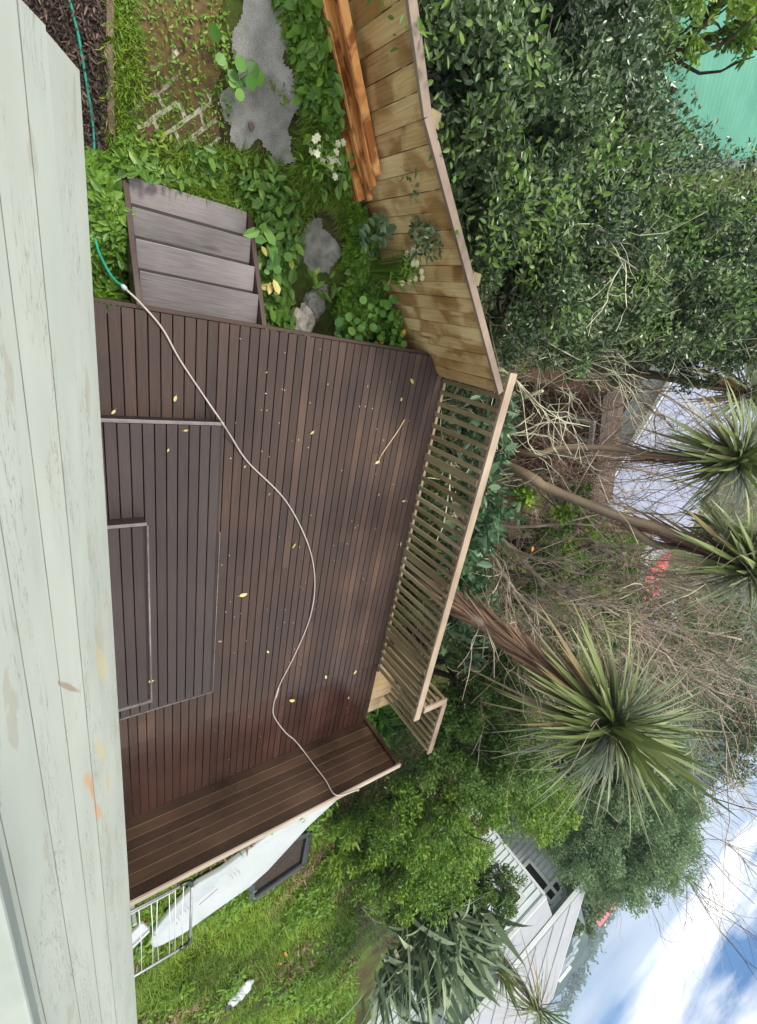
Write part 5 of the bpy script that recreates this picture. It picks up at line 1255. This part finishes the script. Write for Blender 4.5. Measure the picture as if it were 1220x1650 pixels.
# lawn on the right
lawn = [((8.0, .1), (16, .1), (30, 1), (34, 9), (20, 6.5), (13, 5.3), (8.6, 4.4), (7.4, 2.5))]
def clear_of_things(q):
    bd = np.array([p[:2] for p in poly]); c0 = bd.mean(0); bd = c0 + (bd - c0) * 1.04; pp_ = np.array([p[:2] for p in pc_])
    return q[~inpoly(q[:, 0], q[:, 1], bd) & ~inpoly(q[:, 0], q[:, 1], pp_)]
def turf_world(name, poly, n, ln, wd, v0, patch, mat):
    P0 = np.array(poly); lo, hi = P0.min(0), P0.max(0); out = []
    r = rng.random((n * 3, 2)); q = lo + r * (hi - lo); q = q[inpoly(q[:, 0], q[:, 1], P0)]
    dist = np.hypot(q[:, 0], q[:, 1]); q = q[rng.random(len(q)) < np.clip((10 / dist) ** 1.2, .12, 1)]
    q = q[rng.random(len(q)) > patch * (pn(q, 1.1) ** 3)]
    q = clear_of_things(q)
    m_ = len(q); dist = np.hypot(q[:, 0], q[:, 1]); s = (dist / 10) ** .6
    d = rng.normal(size=(m_, 3)) * [.75, .75, .1] + [0, 0, .8]
    mb = MB(); mb.raw(*blades(np.column_stack([q, hgt(q[:, 0], q[:, 1])]), d, ln * s * rng.uniform(.5, 1.4, m_) * (.5 + pn(q, 2.3)), wd * s * rng.uniform(.7, 1.3, m_), .5 * rng.uniform(0, 1.5, m_),
                          np.clip(rng.normal(v0, .15, m_) + .35 * (pn(q, .9) - .5) - .75 * (pn(q + 7, 1.35) ** 3.5), 0, 1), 2))
    return tag(mb.build(name, mat), kind='stuff')
turf_world('lawn_grass', lawn[0], 140000, .17, .014, .52, .95, M['grass'])

def groundcover(name, areas, mat, kind='stuff', tmpl=LEAF, tf=LEAFF):
    mb = MB()
    for (pix, z, n, leaf, hh, el) in areas:
        p = scatter(pix, z, n); z0 = hgt(p[:, 0], p[:, 1]); f = pn(p, 6.0)
        P = np.column_stack([p, z0 + hh * f * rng.uniform(.2, 1, n) ** .6 + .02]); Ln = leaf * rng.uniform(.5, 1.3, n)
        mb.raw(*leaves(P, rng.normal(size=(n, 3)) * [1, 1, .35], unit(rng.normal(size=(n, 3)) * .4 + [0, 0, 1]), Ln, Ln / el, np.clip(rng.normal(.45, .2, n), 0, 1), tmpl, tf))
    return tag(mb.build(name, mat), kind=kind)
def lawncover(name, n, leaf, mat, hh, thr, el=2.4, v=(.45, .2), f=1.7):
    P0 = np.array(lawn[0]); lo, hi = P0.min(0), P0.max(0); q = lo + rng.random((n * 3, 2)) * (hi - lo); q = q[inpoly(q[:, 0], q[:, 1], P0)]
    dist = np.hypot(q[:, 0], q[:, 1]); q = q[rng.random(len(q)) < np.clip((10 / dist) ** 1.4, .1, 1)]; q = clear_of_things(q[pn(q + 3, f) > thr]); n = len(q); dist = np.hypot(q[:, 0], q[:, 1])
    P = np.column_stack([q, hgt(q[:, 0], q[:, 1]) + rng.uniform(.02, hh, n) * pn(q, 4)]); Ln = leaf * (dist / 10) ** .5 * rng.uniform(.5, 1.4, n)
    mb = MB(); mb.raw(*leaves(P, rng.normal(size=(n, 3)) * [1, 1, .5], unit(rng.normal(size=(n, 3)) * .5 + [0, 0, 1]), Ln, Ln / el, np.clip(rng.normal(*v, n), 0, 1))); return tag(mb.build(name, mat), kind='stuff')
lawncover('lawn_weeds', 42000, .10, M['weed'], .40, .55)
lawncover('dry_thatch', 60000, .12, M['brownleaf'], .14, .66, 5, (.5, .3), 1.25)
lawncover('fallen_lawn_leaves', 900, .10, M['orange'], .16, .80, 1.8, (.5, .3), .9)
groundcover('broad_weeds', [
    ([(395, 330), (470, 340), (468, 420), (462, 525), (425, 525), (400, 430)], -.66, 420, .13, .26, 1.7),
    ([(570, 320), (635, 330), (660, 420), (670, 560), (570, 555), (560, 440)], -.6, 900, .12, .40, 1.6),
    ([(430, -30), (500, -30), (515, 120), (565, 300), (500, 320), (485, 200)], -.66, 420, .11, .24, 1.8),
    ([(150, 250), (205, 260), (330, 300), (200, 290), (205, 330), (225, 480), (145, 480)], -.66, 420, .10, .34, 1.8),
    ([(300, 240), (470, 280), (500, 330), (400, 330), (300, 290)], -.66, 260, .10, .24, 2.0),
], M['weed2'])
groundcover('ground_cover', [
    ([(140, 250), (200, 260), (205, 330), (222, 440), (228, 500), (140, 490), (128, 330)], -.66, 7000, .07, .32, 2.4),
    ([(385, 330), (465, 330), (465, 420), (455, 525), (425, 525), (400, 430)], -.66, 4300, .055, .14, 2.6),
    ([(560, 320), (640, 320), (680, 420), (700, 590), (560, 560), (530, 510), (560, 440)], -.6, 12500, .06, .42, 2.0),
    ([(540, 290), (620, 330), (600, 430), (545, 430), (560, 350)], -.66, 5000, .055, .2, 2.4),
    ([(430, -30), (500, -30), (515, 120), (560, 300), (500, 300), (480, 200)], -.66, 3500, .05, .16, 2.6),
    ([(200, 215), (330, 290), (385, 330), (370, 345), (200, 290), (185, 240)], -.66, 2500, .05, .14, 2.4),
    ([(190, -40), (360, -40), (370, 230), (330, 290), (200, 220)], -.66, 900, .035, .03, 2.0),
], M['weed'])
# leaf litter on the slope
n = 26000; q = np.column_stack([rng.uniform(-4, 16, n), rng.uniform(4.6, 18, n)]); P = np.column_stack([q, hgt(q[:, 0], q[:, 1]) + rng.uniform(.0, .05, n)])
mb = MB(); mb.raw(*leaves(P, rng.normal(size=(n, 3)) * [1, 1, .3], unit(rng.normal(size=(n, 3)) * .5 + [0, 0, 1]), rng.uniform(.05, .14, n), rng.uniform(.03, .06, n), rng.random(n)))
tag(mb.build('leaf_litter', M['brownleaf']), kind='stuff')
n = 30000; q = np.column_stack([rng.uniform(-3, 18, n), rng.uniform(5.0, 18, n)]); keep = pn(q, .9) + .4 * pn(q, 2.7) > .55; q = q[keep]; n = len(q); P = np.column_stack([q, hgt(q[:, 0], q[:, 1])])
mb = MB(); mb.raw(*blades(P, rng.normal(size=(n, 3)) * [.7, .7, .1] + [0, 0, .9], rng.uniform(.12, .4, n), rng.uniform(.012, .03, n), rng.uniform(.1, .7, n), np.clip(rng.normal(.35, .25, n), 0, 1), 2))
tag(mb.build('slope_grass', M['lush_mid']), kind='stuff')
# bark mulch chips
n = 5200; p = scatter([(10, -60), (163, -60), (166, 60), (176, 170), (166, 235), (60, 250)], -.66, n)
P = np.column_stack([p, ghm(p[:, 0], p[:, 1]) + .018 + rng.uniform(0, .035, n)])
mb = MB(); mb.raw(*leaves(P, rng.normal(size=(n, 3)) * [1, 1, .3], unit(rng.normal(size=(n, 3)) * .5 + [0, 0, 1]), rng.uniform(.02, .07, n), rng.uniform(.008, .02, n), rng.random(n) ** 2.2))
tag(mb.build('bark_mulch', M['chip']), kind='stuff')

def rounds(name, label, pix, cat='plant', mat='round', n=24, r=.05, hh=.2, z=-.62, seed=1, grp=None, tm=ROUND, tf=ROUNDF, el=1.0, flower=None):
    rr = np.random.default_rng(seed); p = np.vstack([at(*pix[i % len(pix)], z=z) for i in range(n)])
    z = max(z, float(gpt(*pix[0])[2]) + .03)
    P = np.vstack([at(*pix[i % len(pix)], z=front(*pix[i % len(pix)], z + float(rr.uniform(.3, 1)) * hh, .10)) for i in range(n)])
    P = P + rr.normal(size=(n, 3)) * [.055, .055, 0]
    fdd = (np.interp(P[:, 0], FLX, FLY) - P[:, 1]); P[:, 1] -= np.maximum(0, .09 - fdd) * ((P[:, 0] < .4) & (P[:, 0] > -2.9))
    t = thing(name, (P[:, 0].mean(), P[:, 1].mean(), z), label, cat, grp)
    Ln = 2 * r * rr.uniform(.6, 1.2, n)
    mb = MB(); mb.raw(*leaves(P, rr.normal(size=(n, 3)) * [1, 1, .25], unit(rr.normal(size=(n, 3)) * .22 + [0, 0, 1]), Ln, Ln / el, rr.random(n), tm, tf)); mb.build('leaves', M[mat], t)
    sm_ = MB()
    for q in P: sm_.tube([(q[0] * .6 + P[:, 0].mean() * .4, q[1] * .6 + P[:, 1].mean() * .4, z - .05), (q[0], q[1], q[2] - .004)], .003, 4)
    sm_.build('stems', M['weed'], t)
    if flower:
        fm_, k, fs = flower; fb = MB()
        for j in range(k):
            c0 = P[rr.integers(0, n)] + [rr.normal() * .03, rr.normal() * .03, .06]; m5 = 6; an = np.arange(m5) * 2 * pi / m5
            fb.raw(*leaves(np.tile(c0, (m5, 1)), np.column_stack([np.cos(an), np.sin(an), np.full(m5, .35)]), np.tile([0, 0, 1.], (m5, 1)), np.full(m5, fs), np.full(m5, fs * .8), rr.random(m5)))
        fb.build('flowers', M[fm_], t)
    return t
NG = 'round-leaved nasturtium clumps in the yard'
rounds('nasturtium', 'round-leaved plant at the near side of the grey gravel path', [(372, 105), (380, 130), (406, 118), (368, 132), (392, 130)], n=12, r=.048, hh=.14, seed=2, grp=NG)
rounds('nasturtium', 'dense round-leaved clump with orange flowers between fence and deck edge', [(600, 520), (625, 505), (640, 540), (610, 545), (575, 530), (550, 515), (630, 480), (590, 500), (645, 560), (560, 540)], n=85, r=.042, hh=.42, seed=3, grp=NG, flower=('flower_o', 3, .035))
rounds('nasturtium', 'few round leaves growing beside the right stair stringer', [(432, 420), (440, 430), (445, 418), (415, 435)], n=11, r=.04, hh=.14, seed=4, grp=NG)
rounds('broad_leaved_plant', 'broad-leaved plant with yellowing leaves beside the stairs', [(425, 385), (440, 380), (415, 415), (430, 400), (438, 455), (455, 462)], n=17, r=.085, hh=.16, seed=5, tm=LEAF, tf=LEAFF, el=1.8)
rounds('yellowing_leaves', 'bright yellow dying leaves of a plant near the bottom of the stairs', [(432, 462), (440, 460), (420, 390)], mat='yellow', n=5, r=.07, hh=.18, seed=6, tm=LEAF, tf=LEAFF, el=1.7, z=-.55)
rounds('broad_leaved_plant', 'green nettle-like leafy plant leaning on the foot of the fence', [(590, 375), (610, 365), (620, 385), (600, 390), (625, 370)], mat='loquat', n=42, r=.05, hh=.5, seed=7, tm=LEAF, tf=LEAFF, el=1.6)
rounds('flowering_plant', 'cream-flowered plant beside the end of the plank stack', [(515, 250), (522, 262), (508, 275), (530, 245)], mat='weed', n=60, r=.04, hh=.32, seed=8, tm=LEAF, tf=LEAFF, el=3.5, flower=('petal', 16, .034))
rounds('flowering_plant', 'cream-flowered plant leaning against the fence palings', [(640, 440), (655, 432), (662, 425), (648, 448), (665, 440)], mat='weed', n=80, r=.045, hh=.25, seed=9, z=-.2, tm=LEAF, tf=LEAFF, el=4, flower=('petal', 14, .034))
rounds('leafy_weed', 'lime green weed growing out of the mossy bricks', [(259, 228), (262, 236), (255, 232)], mat='grass', n=30, r=.03, hh=.05, seed=10, tm=LEAF, tf=LEAFF, el=2.5, z=-.66)
rounds('leafy_weed', 'small yellow-green weed on the grey gravel path', [(452, 148), (456, 155)], mat='grass', n=14, r=.03, hh=.04, seed=11, tm=LEAF, tf=LEAFF, el=3.5, z=-.65)
rounds('leafy_weed', 'dock weed with long leaves growing between the slab path and the stones', [(515, 460), (535, 455), (505, 450), (570, 470)], mat='lush', n=16, r=.075, hh=.14, seed=12, tm=LEAF, tf=LEAFF, el=2.4)

# ------------------------------------------------------------------ fallen leaves on the deck
FL = [(666, 618, .09, 'near the far deck corner by the fence'), (647, 640, .05, 'just below the far-corner leaf'), (604, 747, .075, 'at the curled end of the dry stick'), (653, 806, .06, 'bright yellow at the deck edge beside the balusters'),
      (645, 880, .08, 'at the deck edge below the bright yellow one'), (476, 875, .075, 'pale green right beside the hose bend'), (506, 694, .06, 'alone in the upper middle of the deck boards'), (385, 960, .10, 'just right of the lower step platform'),
      (284, 637, .06, 'left of the hose before the step platform'), (295, 694, .045, 'on the step platform by its upper edge'), (248, 1096, .075, 'beside the upper step platform corner'), (570, 1086, .085, 'near the far wet corner of the deck'),
      (526, 1093, .09, 'on the board joint near the wet section'), (475, 1129, .12, 'largest leaf just right of the hose joiner'), (430, 1048, .055, 'left of the hose in the wet half'), (478, 1207, .07, 'where the hose climbs the screen'),
      (212, 1319, .07, 'in the corner between house and screen'), (252, 1315, .05, 'at the foot of the screen near the house'), (562, 1122, .05, 'small and pale close to the side gap'), (358, 1033, .06, 'dark curled beside the lower platform edge'),
      (186, 660, .05, 'close to the house wall above the platform'), (270, 728, .035, 'small and white on the step platform'), (609, 798, .03, 'tiny and pale in the right half of the boards'), (396, 750, .03, 'tiny speck under the hose')]
for i, (px, py, s, lab) in enumerate(FL):
    zz = .004
    P = at(px, py, z=zz)
    if 1.06 < P[0] < 4.35 and P[1] < 1.27: P = at(px, py, z=.156); 
    if 1.95 < P[0] < 4.05 and P[1] < .58: P = at(px, py, z=.306)
    r = np.random.default_rng(200 + i); an = r.uniform(0, 2 * pi)
    V, F, a = leaves(np.array([[0, 0, .006]]), np.array([[cos(an), sin(an), .08]]), unit(np.array([[r.normal() * .15, r.normal() * .15, 1]])), np.array([s]), np.array([s * .52]), np.array([r.uniform(.2, 1)]))
    o = MB().raw(V, F, a).tube([(0, 0, .007), (-cos(an) * s * .3, -sin(an) * s * .3, .004)], .0012, 4, .2).build('fallen_leaf', M['yellow'] if i != 19 else M['brownleaf']); o.location = tuple(P)
    tag(o, 'fallen yellow leaf ' + lab if i != 19 else 'fallen leaf ' + lab, 'leaf', 'fallen leaves lying on the deck')
sp = [at(*q, z=.012) for q in [(652, 676), (640, 696), (622, 722), (612, 738), (611, 748)]]
o = MB().tube(smooth_path(sp, 4), [.008] * 5 + [.007] * 6 + [.005] * 6, 6).build('dry_stick', M['landing'], smooth=True); tag(o, 'thin curled orange-brown dry stick lying on the deck boards', 'stick')
# debris specks
n = 150; px = rng.uniform(170, 690, n); py = rng.uniform(520, 1280, n); mb = MB(); P = []
for a, b in zip(px, py):
    p = at(a, b, z=.003)
    if .25 < p[0] < 6.1 and 1.35 < p[1] < 3.85: P.append(p)
P = np.array(P); n = len(P)
mb.raw(*leaves(P, rng.normal(size=(n, 3)) * [1, 1, 0] + [0, 0, .1], np.tile([0, 0, 1.], (n, 1)), rng.uniform(.008, .022, n), rng.uniform(.006, .012, n), rng.random(n)))
tag(mb.build('deck_debris', M['petal']), kind='stuff')
# ------------------------------------------------------------------ haze
hz = bpy.data.materials.new('air_haze'); hz.use_nodes = True; hz.node_tree.nodes.clear()
ho = N(hz.node_tree, 'ShaderNodeOutputMaterial'); pv = N(hz.node_tree, 'ShaderNodeVolumePrincipled')
pv.inputs['Color'].default_value = (0.62, 0.78, 1.0, 1); pv.inputs['Density'].default_value = 0.0007; pv.inputs['Anisotropy'].default_value = 0.2
hz.node_tree.links.new(pv.outputs[0], ho.inputs['Volume'])
zlow = float(Z.min()) - 1
o = MB().box(-705, 1990, -70, 1990, zlow - 60, 12).build('haze', hz); tag(o, kind='stuff')
print('faces', sum(len(o.data.polygons) for o in bpy.data.objects if o.type == 'MESH'))
